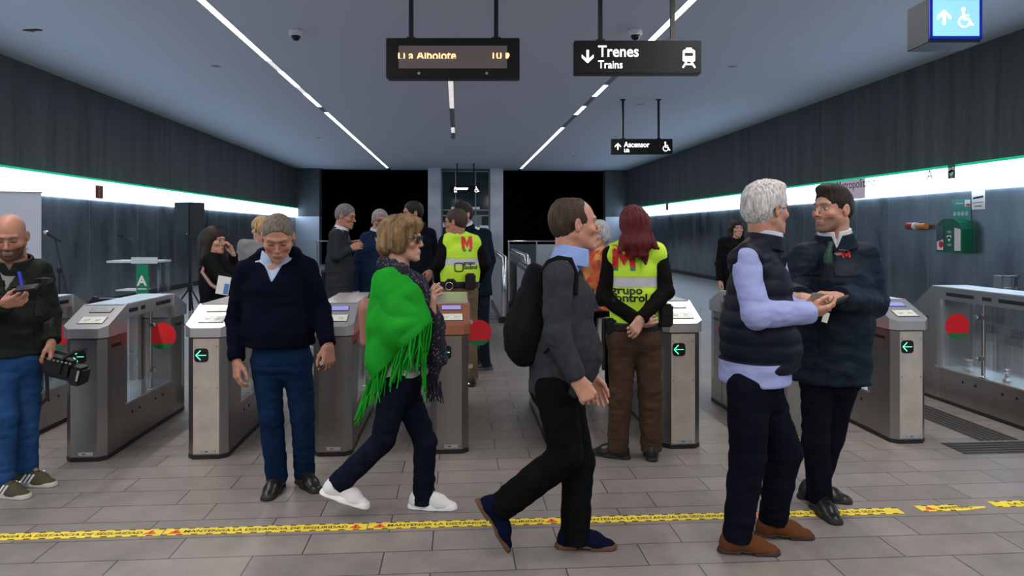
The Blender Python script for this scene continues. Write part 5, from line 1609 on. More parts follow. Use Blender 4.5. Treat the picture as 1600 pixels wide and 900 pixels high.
# scarf
def dots_mat(name, c0, c1, sc=38):
    m = mat(name, c0, .9); nt = m.node_tree; b = nt.nodes['Principled BSDF']
    tc = nt.nodes.new('ShaderNodeTexCoord'); v = nt.nodes.new('ShaderNodeTexVoronoi'); v.inputs['Scale'].default_value = sc; nt.links.new(tc.outputs['Object'], v.inputs[0])
    r = nt.nodes.new('ShaderNodeValToRGB'); r.color_ramp.elements[0].position = .22; r.color_ramp.elements[1].position = .30
    r.color_ramp.elements[0].color = (*c1, 1); r.color_ramp.elements[1].color = (*c0, 1); nt.links.new(v.outputs[0], r.inputs[0]); nt.links.new(r.outputs[0], b.inputs['Base Color']); return m
scm = dots_mat('dotted_scarf', (.006, .007, .018), (.11, .115, .15), 55)
G = Field(C(585, 630, D) - V3(.05, .4, .05), C(705, 392, D) + V3(.08, .35, .03), .0065)
for a, b, r in ((C(600, 412, D - .05), C(628, 424, D - .13), .042), (C(628, 424, D - .13), C(655, 450, D - .10), .042), (C(600, 412, D + .03), C(650, 440, D + .10), .04), (C(655, 450, D - .10), C(676, 500, D - .06), .048),
                (C(652, 440, D + .08), C(676, 500, D), .05), (C(676, 500, D - .04), C(684, 560, D - .03), .058), (C(684, 560, D - .03), C(675, 598, D - .03), .036)):
    G.add(Cap(a, b, r, r, side=sd, st=1.25), .025)
G.noise(.035, (24, 24, 9), 3, ridge=True); G.noise(.012, (50, 50, 30), 7)
G.clip(C(675, 603, D), (0, 0, -1))
V, Q = G.mesh(); sc_o = np_obj('scarf', V, Q, scm, root, off=off)
mb = MB()
for k in range(34):
    p = C(662 + 27 * rnd.rand(), 596, D - .09 + .12 * rnd.rand()) - off; mb.tube([p, p + V3(.004 * rnd.randn(), 0, -.05), p + V3(.01 * rnd.randn(), 0, -.07 - .05 * rnd.rand())], .003, 5)
o = mb.build('scarf_fringe', scm, sc_o); o['kind'] = 'stuff'
mb = MB(); ep = J['head'] + RH @ V3(.080, -.004, -.050); mb.lathe(ep - off, [(.001, -.007), (.006, -.003), (.006, .003), (.001, .007)], 12); mb.build('earring', M['white'], root)
# her handbag
G = Field(C(560, 550, D + .1) - V3(.05, .2, .02), C(612, 460, D + .1) + V3(.05, .25, .02), .007)
G.add(Box(C(583, 508, D + .20), (.075, .045, .12), r=.03), 0); G.add(Box(C(581, 480, D + .20), (.062, .03, .05), r=.025), .03); G.noise(.012, (12, 12, 12), 3)
V, Q = G.mesh(); c0 = C(583, 508, D + .20); c0[2] -= .12; bag = empty('handbag', c0, 'pinkish brown leather handbag behind the green shawl', 'bag')
np_obj('bag_body', V, Q, mat('pink_leather', (.36, .15, .12), .45, bump=.1), bag, off=c0)
mb = MB(); mb.tube([C(574, 476, D + .2) - c0, C(578, 460, D + .2) - c0, C(592, 445, D + .19) - c0, C(606, 462, D + .2) - c0, C(604, 478, D + .2) - c0], .008, 8); mb.build('strap', M['leather'], bag)
mb = MB(); mb.tube([C(573, 478, D + .2) - c0, C(573, 468, D + .2) - c0], .014, 10); mb.build('buckle', M['dark'], bag)

# -- man in the grey sweater ---------------------------------------------------
D = 3.46
J = stand(880, D, (1, .05), 1.70)
place(J, dict(neck=(889, 398, D), head=(900, 350, D), shR=(872, 432, D - .175), shL=(888, 430, D + .175), elR=(870, 520, D - .22), elL=(905, 520, D + .22), wrR=(903, 596, D - .24), wrL=(925, 590, D + .2),
              hpR=(868, 606, D - .085), hpL=(876, 606, D + .085), knR=(884, 712, D - .09), knL=(903, 718, D + .06), anR=(783, 792, D - .06), anL=(898, 842, D + .03)))
J['toeR'] = CD(.98, .1); J['toeL'] = CD(1, -.06); J['pitchR'] = 1.02
J['base'] = C(880, 0, D); J['base'][2] = 0
hd = dict(skin=SK_B, fwd=(1, .20, 0.0), hair='rec', hcol=(.045, .026, .016), hvol=.008, line=.035, nape=-.075, size=1.06, nose=1.1, neck=.058, jaw=1.1, crown=.012)
grey = cloth_mat((.034, .038, .042), .95, .5, 420, .15, 30)
shirt = cloth_mat((.25, .36, .66), .8, .1, 300, .06)
blk = cloth_mat((.004, .0045, .005), .85, var=.2)
wear = [
    dict(kind='legs', name='trousers', mat=blk, thigh=.100, knee=.078, hem=.070, rp=.135, pst=1.15, amp=.014, ext=-.012),
    dict(kind='collar', name='shirt_collar', mat=shirt, ra=.080, rb=.072, hh=.040, fold=1, open=.035, th=.004, dn=.03),
    dict(kind='top', name='shirt', mat=shirt, rc=.118, rw=.120, rp=.12, drop=-.05, sleeves=False, amp=0, st=1.30, nr=.05),
    dict(kind='top', name='sweater', mat=grey, rc=.140, rw=.145, rp=.142, belly=.045, drop=.015, st=1.18, sl=(.068, .060, .046), amp=.013, vneck=(.13, .062), nr=.080, ns=(7, 7, 13)),
]
root, ob, J, RH = human('man walking right in a charcoal sweater with a black backpack and light blue collar', J, hd, wear,
                        hands={'R': ((.55, -.05, -.8), (.25, -.95, .1), (.95, 1.0, 1.05, 1.1), .7), 'L': ((.3, 0, -1), (0, 1, 0), .5, .5)},
                        shoe=dict(mat=mat('navy_suede', (.003, .005, .020), .9, bump=.2, bscale=200, spec=.08), smat=mat('tan_sole', (.10, .045, .025), .75), len=.29, sole=.022, se=.006, heel=1, high=.10, lace=M['rubber']))
off = J['base']
# shirt buttons line with hanging glasses
mb = MB(); p = C(927, 450, D - .02) - off
mb.tube([p, p + CD(.1, 0, -1) * .05, p + CD(.25, -.1, -1) * .10], .004, 6); mb.tube([p + CD(.0, 0, -1) * .05 + CD(0, 1, 0) * .02 + V3(.0, 0, .0), p + CD(.15, 0, -1) * .10], .006, 6); mb.build('hanging_glasses', mat('dark_blue_frame', (.01, .03, .10), .3), root)
# backpack
c0 = C(822, 495, D + .02)
G = Field(c0 - V3(.25, .35, .30), c0 + V3(.25, .35, .30), .008)
Rb = Matrix.Rotation(.10, 3, 'Y'); RW = np.array(((CS, -SN, 0), (SN, CS, 0), (0, 0, 1)))
G.add(Ell(C(826, 515, D + .02), (.115, .17, .165)), 0); G.add(Ell(C(838, 455, D + .02), (.075, .13, .14)), .07); G.add(Box(C(812, 535, D + .02), (.06, .12, .09), r=.05), .05)
G.noise(.018, (8, 8, 8), 2, ridge=True); G.noise(.01, (20, 20, 20), 4)
V, Q = G.mesh(); c0[2] = C(0, 575, D)[2]; bp = empty('backpack', c0, 'plain black backpack on the back of the man in the grey sweater', 'backpack')
bkm = cloth_mat((.007, .007, .008), .8, .4, 300, .2); np_obj('pack', V, Q, bkm, bp, off=c0)
sw = ob['sweater']; bvh = BVHTree.FromPolygons([q.co.copy() for q in sw.data.vertices], [list(p_.vertices) for p_ in sw.data.polygons])
mb = MB(); pts = []
for px, py, dd in ((846, 425, -.13), (857, 409, -.135), (872, 402, -.13), (888, 410, -.12), (897, 430, -.14), (895, 460, -.17)):
    p = C(px, py, D + dd); ctr = C(880, py if py > 425 else 440, D + dd * .4)
    q = Vector(p - off); hit = bvh.find_nearest(q); n = hit[1]; pts.append(Vector(off) + hit[0] + n * .006 - Vector(c0))
for i in range(len(pts) - 1): pass
mb.tube(pts, .016, 8); mb.build('shoulder_strap', bkm, bp)
mb = MB(); mb.tube([C(845, 470, D - .15) - c0, C(862, 540, D - .19) - c0, C(850, 552, D - .17) - c0], .007, 6); mb.build('side_strap', bkm, bp)
mb = MB(); mb.tube([pts[3], pts[3] + Vector((.01, -.006, -.02))], .007, 8); mb.build('buckle', M['grey'], bp)

# -- man in the navy sweater ---------------------------------------------------
D = 4.27
J = stand(440, D, (.12, -1), 1.72)
place(J, dict(neck=(432, 405, D + .03), head=(434, 371, D - .10), shR=(385, 424, D), shL=(478, 419, D), elR=(368, 500, D + .03), elL=(502, 485, D + .03), wrR=(370, 566, D - .08), wrL=(513, 542, D - .10),
              hpR=(416, 562, D), hpL=(464, 562, D), knR=(424, 655, D - .04), knL=(473, 652, D), anR=(432, 742, D + .0), anL=(476, 735, D + .08)))
J['toeR'] = CD(.0, -1); J['toeL'] = CD(.62, -.75)
J['base'] = C(440, 0, D); J['base'][2] = 0
hd = dict(skin=SK_A, fwd=(.22, -.84, -.50), hair='short', hcol=(.13, .105, .085), hvol=.004, line=.022, nape=-.06, hamp=.003, size=1.05, nose=1.1, neck=.058, jaw=1.12, lids=1, brow=(.10, .08, .06), beard=((.30, .22, .18), .25))
navy = cloth_mat((.003, .004, .012), .95, .4, 400, .15, 30)
jean = cloth_mat((.0055, .018, .052), **DEN)
wear = [
    dict(kind='legs', name='jeans', mat=jean, thigh=.090, knee=.068, hem=.064, rp=.128, amp=.015, ext=.0, pst=1.32),
    dict(kind='collar', name='shirt_collar', mat=cloth_mat((.42, .50, .66), .8, .1), ra=.078, rb=.070, hh=.05, fold=1, open=.045, th=.004, dn=.03, fo=.01, fo2=.0),
    dict(kind='top', name='shirt', mat=cloth_mat((.36, .45, .62), .8, .1), rc=.112, rw=.112, rp=.11, drop=-.16, sleeves=False, amp=.004, nr=.045),
    dict(kind='top', name='sweater', mat=navy, rc=.132, rw=.136, rp=.148, belly=.04, drop=-.085, st=1.42, sl=(.068, .060, .047), amp=.013, vneck=(.125, .072), nr=.083, extra=[Cap(C(412, 400, D + .07), C(458, 398, D + .07), .052), Cap(C(414, 396, D + .02), C(396, 408, D + .02), .035), Cap(C(456, 394, D + .02), C(470, 406, D + .02), .035)]),
]
root, ob, J, RH = human('man looking down in a dark navy sweater and blue jeans', J, hd, wear,
                        hands={'R': ((.12, -.25, -1), (-.75, -.65, 0), (.5, .55, .6, .65), .5), 'L': ((.05, -.2, -1), (.65, -.75, 0), (.6, .7, .8, .9), .6)},
                        shoe=black_shoe(len=.28, high=.09))
p = C(505, 566, D - .12); o_ = empty('small_black_device', (p[0], p[1], p[2] - .03), 'small black device in the left hand of the navy sweater man', 'device')
mb = MB(); mb.box((0, 0, .02), (.035, .05, .075), Matrix.Rotation(.5, 3, 'Y'), bev=.012); mb.build('case', M['black'], o_); mb = MB(); mb.disc((-.005, -.027, .03), (0, -1, 0), .012, .004, 14); mb.build('lens', M['chrome'], o_)

# -- red haired guard seen from behind --------------------------------------------
def hi_vis(y_band, z0, yel=(.50, .78, .04)):
    def f(V):
        col = np.tile(np.array(yel), (len(V), 1)) * (1 + .10 * vnoise(V * 9)[:, None])
        m = np.abs(V[:, 2] - y_band) < .032; col[m] = (.48, .50, .56)
        m = np.abs(np.abs(V[:, 2] - y_band) - .034) < .004; col[m] = np.array(yel) * .75
        return col
    return f


M['hivis'] = attr_mat('hi_vis_fabric', .7, .3, 0, .3, 200)
D = 4.86
J = stand(990, D, (-.08, 1), 1.70)
place(J, dict(neck=(990, 376, D), head=(988, 352, D - .02), shL=(957, 398, D), shR=(1029, 396, D), elL=(944, 462, D - .02), elR=(1040, 456, D - .06), wrL=(997, 503, D - .16), wrR=(1000, 500, D - .20),
              hpL=(972, 528, D), hpR=(1012, 528, D), knL=(970, 615, D), knR=(1015, 613, D - .0), anL=(965, 698, D + .02), anR=(1018, 697, D)))
J['toeL'] = CD(-.65, .35); J['toeR'] = CD(.1, 1)
J['base'] = C(990, 0, D); J['base'][2] = 0
hd = dict(skin=SK_P, fwd=(-.15, 1, 0), hair='long', hcol=(.085, .005, .008), hvol=.012, hamp=.010, size=1.0, hand=.95)
brown = cloth_mat((.065, .040, .026), .9, .25, 250, .15)
jkt = cloth_mat((.007, .006, .0055), .85, .3, 200, .2)
zb = C(0, 440, D)[2]
wear = [
    dict(kind='legs', name='trousers', mat=brown, thigh=.098, knee=.077, hem=.070, rp=.130, pst=1.42, amp=.014, ext=.0, top=.08),
    dict(kind='top', name='jacket', mat=jkt, rc=.112, rw=.105, rp=.120, drop=.0, st=1.38, sl=(.062, .058, .046), amp=.014, shr=.052, nr=.07),
    dict(kind='top', name='hi_vis_vest', mat=M['hivis'], o=.012, rc=.116, rw=.108, rp=.120, drop=-.085, st=1.42, hst=1.35, sleeves=False, amp=.010, paint=hi_vis(zb, 0), shr=.060, nr=.070, ah=.075),
    dict(kind='belt', name='belt', mat=M['black'], r=.128, st=1.42, z=(.055, .11)),
]
root, ob, J, RH = human('guard with long dark red hair and hands behind back, yellow vest and brown trousers', J, hd, wear,
                        hands={'R': ((-.55, -.35, -.75), (.2, -1, .1), (.7, .8, .9, 1.0), .6), 'L': ((.75, -.35, .25), (.0, -1, .1), (.7, .8, .9, 1.0), .6)},
                        shoe=black_shoe(len=.27, high=.12, sole=.03))
off = J['base']
vm = ob['hi_vis_vest']; bk = CD(.08, -1, 0)
m4 = frame(C(984, 402, D - .25), CD(1, .08, 0), bk)
decal('logo', *logo_m(.15), m4, vm, M['red'], root, off)
for px in (971, 997):
    m4 = frame(C(px, 422, D - .25), CD(1, .08, 0), bk); decal('logo_square', [Vector(q) for q in ((-.016, -.012, 0), (.016, -.012, 0), (.016, .012, 0), (-.016, .012, 0))], [(0, 1, 2, 3)], m4, vm, M['green'], root, off)
m4 = frame(C(988, 462, D - .25), CD(1, .08, 0), bk); decal_text('lettering', 'grupo', .070, m4, vm, M['black'], root, off, bold=.002, sx=1.15)
m4 = frame(C(990, 474, D - .25), CD(1, .08, 0), bk); decal_text('lettering', 'control', .070, m4, vm, M['black'], root, off, bold=.002, sx=1.15)
def pouch(px, py, dd, sz, nm='belt_pouch'):
    c = C(px, py, D + dd) - off; mb = MB(); mb.box(c, sz, bev=.012); mb.box(c + V3(0, -sz[1] / 2, sz[2] * .2), (sz[0] * .85, .02, sz[2] * .45), bev=.006); mb.build(nm, M['black'], root)
pouch(954, 508, -.02, (.09, .10, .10)); pouch(1038, 492, -.02, (.09, .12, .15)); 
mb = MB(); mb.tube([C(943, 497, D - .06) - off, C(943, 578, D - .05) - off], [.014, .013], 12); mb.build('baton', M['black'], root)

# -- white haired man in the quilted vest --------------------------------------------
D = 3.50
J = stand(1178, D, (1, .10), 1.74)
place(J, dict(neck=(1192, 374, D + .02), head=(1199, 327, D + .02), shR=(1163, 408, D - .15), shL=(1205, 402, D + .17), elR=(1182, 492, D - .24), elL=(1226, 485, D + .14), wrR=(1262, 489, D - .12), wrL=(1254, 484, D + .06),
              hpR=(1170, 605, D - .085), hpL=(1188, 605, D + .085), knR=(1168, 715, D - .06), knL=(1225, 705, D + .10), anR=(1152, 835, D - .06), anL=(1208, 808, D + .12)))
J['toeR'] = CD(1, -.12); J['toeL'] = CD(1, -.15)
J['base'] = C(1178, 0, D); J['base'][2] = 0
hd = dict(skin=SK_B, fwd=(.93, .38, -.02), hair='short', hcol=(.52, .50, .48), hvol=.014, line=.02, nape=-.088, size=1.05, nose=1.0, neck=.058, jaw=1.1, quiff=.004, hamp=.006)
lblue = cloth_mat((.30, .34, .60), .85, .15, 300, .07, fold=.8)
nvest = mat('quilted_navy_nylon', (.004, .006, .015), .55, bump=.3, bscale=40, spec=.2)
zt_ = C(0, 590, D)[2]
wear = [
    dict(kind='legs', name='trousers', mat=cloth_mat((.005, .006, .012), .85, var=.2), thigh=.100, knee=.084, hem=.068, rp=.130, pst=1.2, top=.06, amp=.014, ext=.0),
    dict(kind='collar', name='shirt_collar', mat=cloth_mat((.5, .54, .66), .8, .1), ra=.080, rb=.070, hh=.040, fold=1, open=.05, dn=.03),
    dict(kind='top', name='shirt', mat=lblue, rc=.126, rw=.124, rp=.12, belly=.0, drop=-.12, st=1.16, sl=(.066, .066, .052), amp=.012, flare=.004, nr=.078, shr=.056, ns=(8, 8, 14), cuff=.02),
    dict(kind='top', name='quilted_vest', mat=nvest, o=.014, rc=.134, rw=.144, rp=.146, belly=.05, drop=-.080, st=1.18, sleeves=False, amp=.008, quilt=.075, qa=.008, shr=.062, nr=.080, vneck=(.12, .05), ah=.082),
    dict(kind='collar', name='vest_collar', mat=nvest, ra=.092, rb=.080, hh=.022, th=.008, dn=.045, open=.05),
]
root, ob, J, RH = human('white haired man in a navy quilted vest over a light blue shirt, brown shoes', J, hd, wear,
                        hands={'R': ((1, .05, .16), (.0, -.55, -.85), (.45, .5, .55, .6), .75), 'L': ((.9, -.3, .1), (0, .6, -.8), .8, .6)},
                        shoe=dict(mat=mat('brown_suede', (.115, .042, .016), .9, bump=.2, bscale=200, spec=.1), smat=mat('dark_brown_sole', (.035, .018, .012), .7), lace=mat('lace_brown', (.08, .03, .01), .8), len=.285, sole=.02, heel=1))
off = J['base']; glasses(root, J['head'], RH, 1.05, M['black'], False, off, 1.2)
G = Field(C(1100, 620, D) - V3(.1, .35, 0), C(1260, 560, D) + V3(.1, .35, 0), .008); Pc = (J['hpL'] + J['hpR']) / 2
G.add(Cap(Pc + V3(0, 0, .15), Pc - V3(0, 0, .1), .160, .160, side=J['r'], st=1.16), 0); G.clip(C(0, 596, D), (0, 0, -1)); G.noise(.012, (9, 9, 6), 3)
V, Q = G.mesh(); np_obj('shirt_tail', V, Q, lblue, root, off=off)
p = C(1304, 473, D - .10); o_ = empty('smartphone', p - V3(0, 0, .02), 'dark phone in the hand of the white haired man', 'phone')
mb = MB(); mb.box((0, 0, .02), (.13, .07, .010), Matrix.Rotation(-.38, 3, 'Y') @ Matrix.Rotation(-.5, 3, 'X'), bev=.004); mb.build('case', M['black'], o_)
mb = MB(); mb.box(Matrix.Rotation(-.38, 3, 'Y') @ Matrix.Rotation(-.5, 3, 'X') @ Vector((0, 0, .0062)) + Vector((0, 0, .02)), (.115, .058, .001), Matrix.Rotation(-.38, 3, 'Y') @ Matrix.Rotation(-.5, 3, 'X')); mb.build('screen', mat('dim_screen', (.03, .035, .035), .15), o_)

# -- employee in the dark blue jacket ---------------------------------------------------
D = 3.96
J = stand(1300, D, (-.30, -1), 1.75)
place(J, dict(neck=(1304, 372, D + .02), head=(1299, 327, D - .01), shR=(1256, 402, D - .02), shL=(1351, 401, D + .02), elR=(1236, 460, D - .05), elL=(1366, 474, D + .0), wrR=(1250, 466, D - .32), wrL=(1309, 464, D - .30),
              hpR=(1277, 588, D), hpL=(1316, 588, D + .03), knR=(1274, 690, D - .03), knL=(1298, 682, D + .06), anR=(1282, 775, D - .02), anL=(1272, 772, D + .16)))
J['toeR'] = CD(.05, -1); J['toeL'] = CD(.85, -.3)
J['base'] = C(1295, 0, D); J['base'][2] = 0
hd = dict(skin=SK_D, fwd=(-.90, -.42, .0), hair='short', hcol=(.018, .011, .008), hvol=.006, line=.004, nape=-.07, size=1.05, nose=1.15, neck=.06, jaw=1.05, quiff=.006, beard=((.045, .03, .025), .55), mous=1, brow=(.02, .012, .01))
dj = mat('dark_blue_parka', (.004, .011, .022), .65, bump=.3, bscale=60, spec=.2, var=.1, fold=.7)
wear = [
    dict(kind='legs', name='trousers', mat=cloth_mat((.005, .006, .011), .85, var=.2), thigh=.090, knee=.070, hem=.062, rp=.13, amp=.012, ext=.0),
    dict(kind='collar', name='shirt_collar', mat=cloth_mat((.62, .64, .68), .7, .05), ra=.078, rb=.071, hh=.048, fold=1, open=.022, dn=.03),
    dict(kind='top', name='shirt', mat=cloth_mat((.60, .62, .66), .7, .05), rc=.100, rw=.10, rp=.10, drop=-.12, sleeves=False, amp=0, nr=.05, shr=.035),
    dict(kind='top', name='parka', mat=dj, rc=.150, rw=.156, rp=.162, drop=.03, st=1.30, sl=(.080, .078, .062), amp=.018, ns=(7, 7, 11), vneck=(.055, .050), nr=.088, shr=.062, seed=5),
    dict(kind='collar', name='parka_collar', mat=dj, ra=.102, rb=.086, hh=.028, th=.008, dn=.05, open=.07, fold=0),
]
root, ob, J, RH = human('bearded station employee in a dark blue parka with white collar, green tie', J, hd, wear,
                        hands={'R': ((.75, -.5, -.15), (-.35, -.5, .8), (.45, .55, .6, .65), .8), 'L': ((-.85, -.35, .05), (.1, -.4, .9), (.5, .55, .6, .7), .8)},
                        shoe=black_shoe(len=.29, high=.09, sole=.026))
off = J['base']; fwd = J['f']
m4 = frame(C(1339, 400, D - .4), np.cross(V3(0, 0, 1), fwd), fwd); decal('logo', *logo_m(.038, 1.1), m4, ob['parka'], M['red'], root, off)
m4 = frame(C(1326, 394, D - .4), np.cross(V3(0, 0, 1), fwd), fwd); decal('badge', [Vector((.008 * math.cos(a), .008 * math.sin(a), 0)) for a in np.linspace(0, 6.28, 13)[:-1]], [tuple(range(12))], m4, ob['parka'], M['white'], root, off, .005)
pdk = mat('parka_trim', (.003, .007, .014), .6, spec=.2)
R4 = lambda w, h: [Vector(q) for q in ((-w / 2, -h / 2, 0), (w / 2, -h / 2, 0), (w / 2, h / 2, 0), (-w / 2, h / 2, 0))]
xr = np.cross(V3(0, 0, 1), fwd)
decal('zip_placket', R4(.045, .52), [(0, 1, 2, 3)], frame(C(1300, 486, D - .4), xr, fwd), ob['parka'], pdk, root, off, .006)
for px, py in ((1338, 428), (1272, 428)): decal('pocket_flap', R4(.13, .05), [(0, 1, 2, 3)], frame(C(px, py, D - .4), xr, fwd), ob['parka'], pdk, root, off, .007)
mb = MB(); pk = C(1298, 380, D - .115) - off; pe = C(1293, 402, D - .165) - off; mb.tube([pk, pk + (pe - pk) * .2, pe, pe + V3(0, 0, -.03)], [.016, .012, .022, .022], 8); mb.build('tie', mat('dark_green_tie', (.0, .035, .02), .6), root)
mb = MB(); nk = J['neck']; mb.tube([nk - off + J['r'] * -.062 + fwd * .0 + V3(0, 0, .022), nk - off + J['r'] * -.070 + fwd * .035 + V3(0, 0, .0)], .008, 8); mb.build('lanyard', M['red'], root)
p = C(1279, 463, D - .42); o_ = empty('ticket_slip', p - V3(0, 0, .02), 'folded white paper slip between the hands of the two men talking', 'paper')
mb = MB(); RR = Matrix.Rotation(-.8, 3, 'X') @ Matrix.Rotation(.1, 3, 'Y'); mb.box((0, 0, .02), (.075, .045, .0015), RR); mb.build('sheet', mat('ticket_paper', (.42, .44, .44), .8), o_); mb = MB(); mb.box(Vector((0, 0, .021)) + RR @ Vector((0, 0, .001)), (.05, .003, .001), RR); mb.build('print', M['dark'], o_)
p = C(1290, 496, D - .40); o_ = empty('ticket_slip', p - V3(0, 0, .02), 'small white slip hanging below the phone hand of the white haired man', 'paper')
mb = MB(); mb.box((0, 0, .02), (.03, .002, .05), Matrix.Rotation(.3, 3, 'Y'), ); mb.build('sheet', M['paper'], o_)

# -- bald man at the left edge -------------------------------------------------------------
D = 4.32
J = stand(24, D, (.35, -1), 1.72)
place(J, dict(neck=(22, 408, D + .03), head=(15, 369, D - .04), shR=(-24, 430, D - .06), shL=(60, 424, D + .08), elR=(-38, 500, D - .12), elL=(76, 490, D + .12), wrR=(10, 474, D - .30), wrL=(80, 536, D + .02),
              hpR=(5, 560, D - .03), hpL=(42, 560, D + .04), knR=(6, 652, D - .12), knL=(42, 640, D + .03), anR=(4, 752, D - .14), anL=(42, 728, D + .04)))
J['toeR'] = CD(1, -.30); J['toeL'] = CD(1, -.18)
J['base'] = C(22, 0, D); J['base'][2] = 0
hd = dict(skin=SK_A, fwd=(.38, -.85, -.38), size=1.06, nose=1.1, neck=.058, jaw=1.12, lids=1, beard=((.035, .025, .02), .85), mous=1, brow=(.06, .04, .03), scalp=((.30, .18, .13), .3))
olive = mat('dark_olive_jacket', (.007, .011, .007), .7, bump=.4, bscale=60, var=.25, vscale=12, spec=.2, fold=.7)
ol2 = mat('olive_suede', (.055, .052, .026), .85, bump=.2, bscale=200)
wear = [
    dict(kind='legs', name='jeans', mat=cloth_mat((.016, .055, .15), **DEN), thigh=.092, knee=.068, hem=.062, rp=.130, amp=.018, ext=.0),
    dict(kind='top', name='t_shirt', mat=cloth_mat((.20, .21, .22), .9, .2), rc=.112, rw=.114, rp=.12, drop=-.05, sleeves=False, amp=.004, nr=.07),
    dict(kind='top', name='jacket', mat=olive, rc=.138, rw=.142, rp=.146, drop=-.02, st=1.34, sl=(.078, .070, .054), amp=.020, vneck=(.17, .075), nr=.088, shr=.064, ns=(7, 7, 12)),
    dict(kind='collar', name='jacket_collar', mat=olive, ra=.108, rb=.088, hh=.02, th=.008, dn=.05, open=.08),
]
root, ob, J, RH = human('bald bearded man in a dark olive jacket and jeans looking at his phone', J, hd, wear,
                        hands={'R': ((.95, -.25, .22), (-.3, -.6, -.75), (.75, .8, .85, .9), .75), 'L': ((.1, -.1, -1), (.9, .3, 0), (1.0, 1.0, 1.0, 1.0), .6)},
                        shoe=dict(mat=ol2, smat=mat('offwhite_sole', (.45, .44, .40), .7), lace=M['rubber'], stripes=M['white'], len=.29, sole=.026, se=.005))
off = J['base']
xr = np.cross(V3(0, 0, 1), J['f']); odk = mat('olive_trim', (.004, .007, .004), .6, spec=.3)
decal('zip_placket', R4(.035, .36), [(0, 1, 2, 3)], frame(C(30, 505, D - .4), xr, J['f']), ob['jacket'], odk, root, off, .005)
for px, py in ((54, 442), (2, 446), (58, 512)): decal('pocket_flap', R4(.12, .045), [(0, 1, 2, 3)], frame(C(px, py, D - .3), xr, J['f']), ob['jacket'], odk, root, off, .006)
mb = MB(); mb.tube([C(30, 425, D - .155) - off, C(36, 452, D - .185) - off], .010, 8); mb.build('lanyard', mat('blue_lanyard', (.01, .01, .35), .5, emit=.05), root)
p = C(42, 450, D - .38); o_ = empty('smartphone', p - V3(0, 0, .02), 'black phone held by the bald man', 'phone'); RR = Matrix.Rotation(-.12, 3, 'Y') @ Matrix.Rotation(.45, 3, 'X')
mb = MB(); mb.box((0, 0, .02), (.125, .066, .009), RR, bev=.004); mb.build('case', M['black'], o_); mb = MB(); mb.box(Vector((0, 0, .02)) + RR @ Vector((0, 0, .0055)), (.112, .056, .001), RR); mb.build('screen', mat('phone_screen', (.02, .025, .035), .1), o_)
# camcorder
p = C(98, 575, D + .02); p0 = p - V3(0, 0, .12); cm = empty('camcorder', p0, 'black shoulder camcorder hanging from the hand of the bald man', 'camcorder')
RW_ = Matrix.Rotation(-TH, 3, 'Z') @ Matrix.Rotation(.22, 3, 'Y')
def cb(name, c, s, b=.01, m_='black', par=None):
    mb = MB(); mb.box(RW_ @ Vector(c) + Vector((0, 0, .12)), s, RW_, bev=b); return mb.build(name, M[m_], par or cm)
bd = cb('camera_body', (-.01, 0, 0), (.19, .10, .12), .025); cb('lens_hood', (.105, 0, -.02), (.075, .11, .11), .015); cb('viewfinder', (-.10, .0, .0), (.09, .06, .05), .015)
cb('side_screen', (-.03, -.056, .01), (.11, .012, .07), .004); cb('top_handle', (-.0, 0, .085), (.14, .025, .02), .008, 'dark')
mb = MB(); W_ = lambda *q: RW_ @ Vector(q) + Vector((0, 0, .12))
mb.tube([W_(.0, -.03, .05), W_(.04, -.03, .10), W_(.14, -.04, .16)], .010, 10); mb.build('microphone', M['dark'], cm)
mb = MB()
for k in range(6): mb.box(W_(-.05 + .024 * k, -.058, .052), (.014, .008, .010), RW_)
mb.build('controls', M['chrome'], bd)
mb = MB(); mb.tube([W_(.125, -.057, .02), W_(.125, -.057, -.04)], .006, 6); mb.build('bright_trim', M['grey'], cm)
mb = MB(); mb.tube([W_(-.09, 0, -.04), W_(-.08, .02, -.12), W_(-.06, .02, -.20), W_(-.10, .02, -.26)], .010, 8); mb.build('strap', M['dark'], cm)

# ---------------------------------------------------------------- the people beyond the gates
def suit(col, shirtc=(.6, .62, .66), rad=1.0, belly=.02, drop=.16, tr=None):
    m_ = cloth_mat(col, .85, .15, 300, .12)
    return [dict(kind='legs', name='trousers', mat=cloth_mat(tr or col, .85, .15, 300, .12), thigh=.088, knee=.064, hem=.058, rp=.125, amp=.010, ext=.0),
            dict(kind='collar', name='shirt_collar', mat=cloth_mat(shirtc, .7, .05), ra=.074, rb=.068, hh=.030, fold=1, open=.03, dn=.03),
            dict(kind='top', name='shirt', mat=cloth_mat(shirtc, .7, .05), rc=.108, rw=.11, rp=.11, drop=-.05, sleeves=False, amp=0, nr=.05),
            dict(kind='top', name='suit_jacket', mat=m_, rc=.126, rw=.126, rp=.134, belly=belly, drop=drop, st=1.36, sl=(.066, .058, .046), amp=.010, vneck=(.20, .055), nr=.074, flare=.006), dict(kind='collar', name='lapel_collar', mat=m_, ra=.094, rb=.078, hh=.006, th=.007, dn=.045, open=.07)]


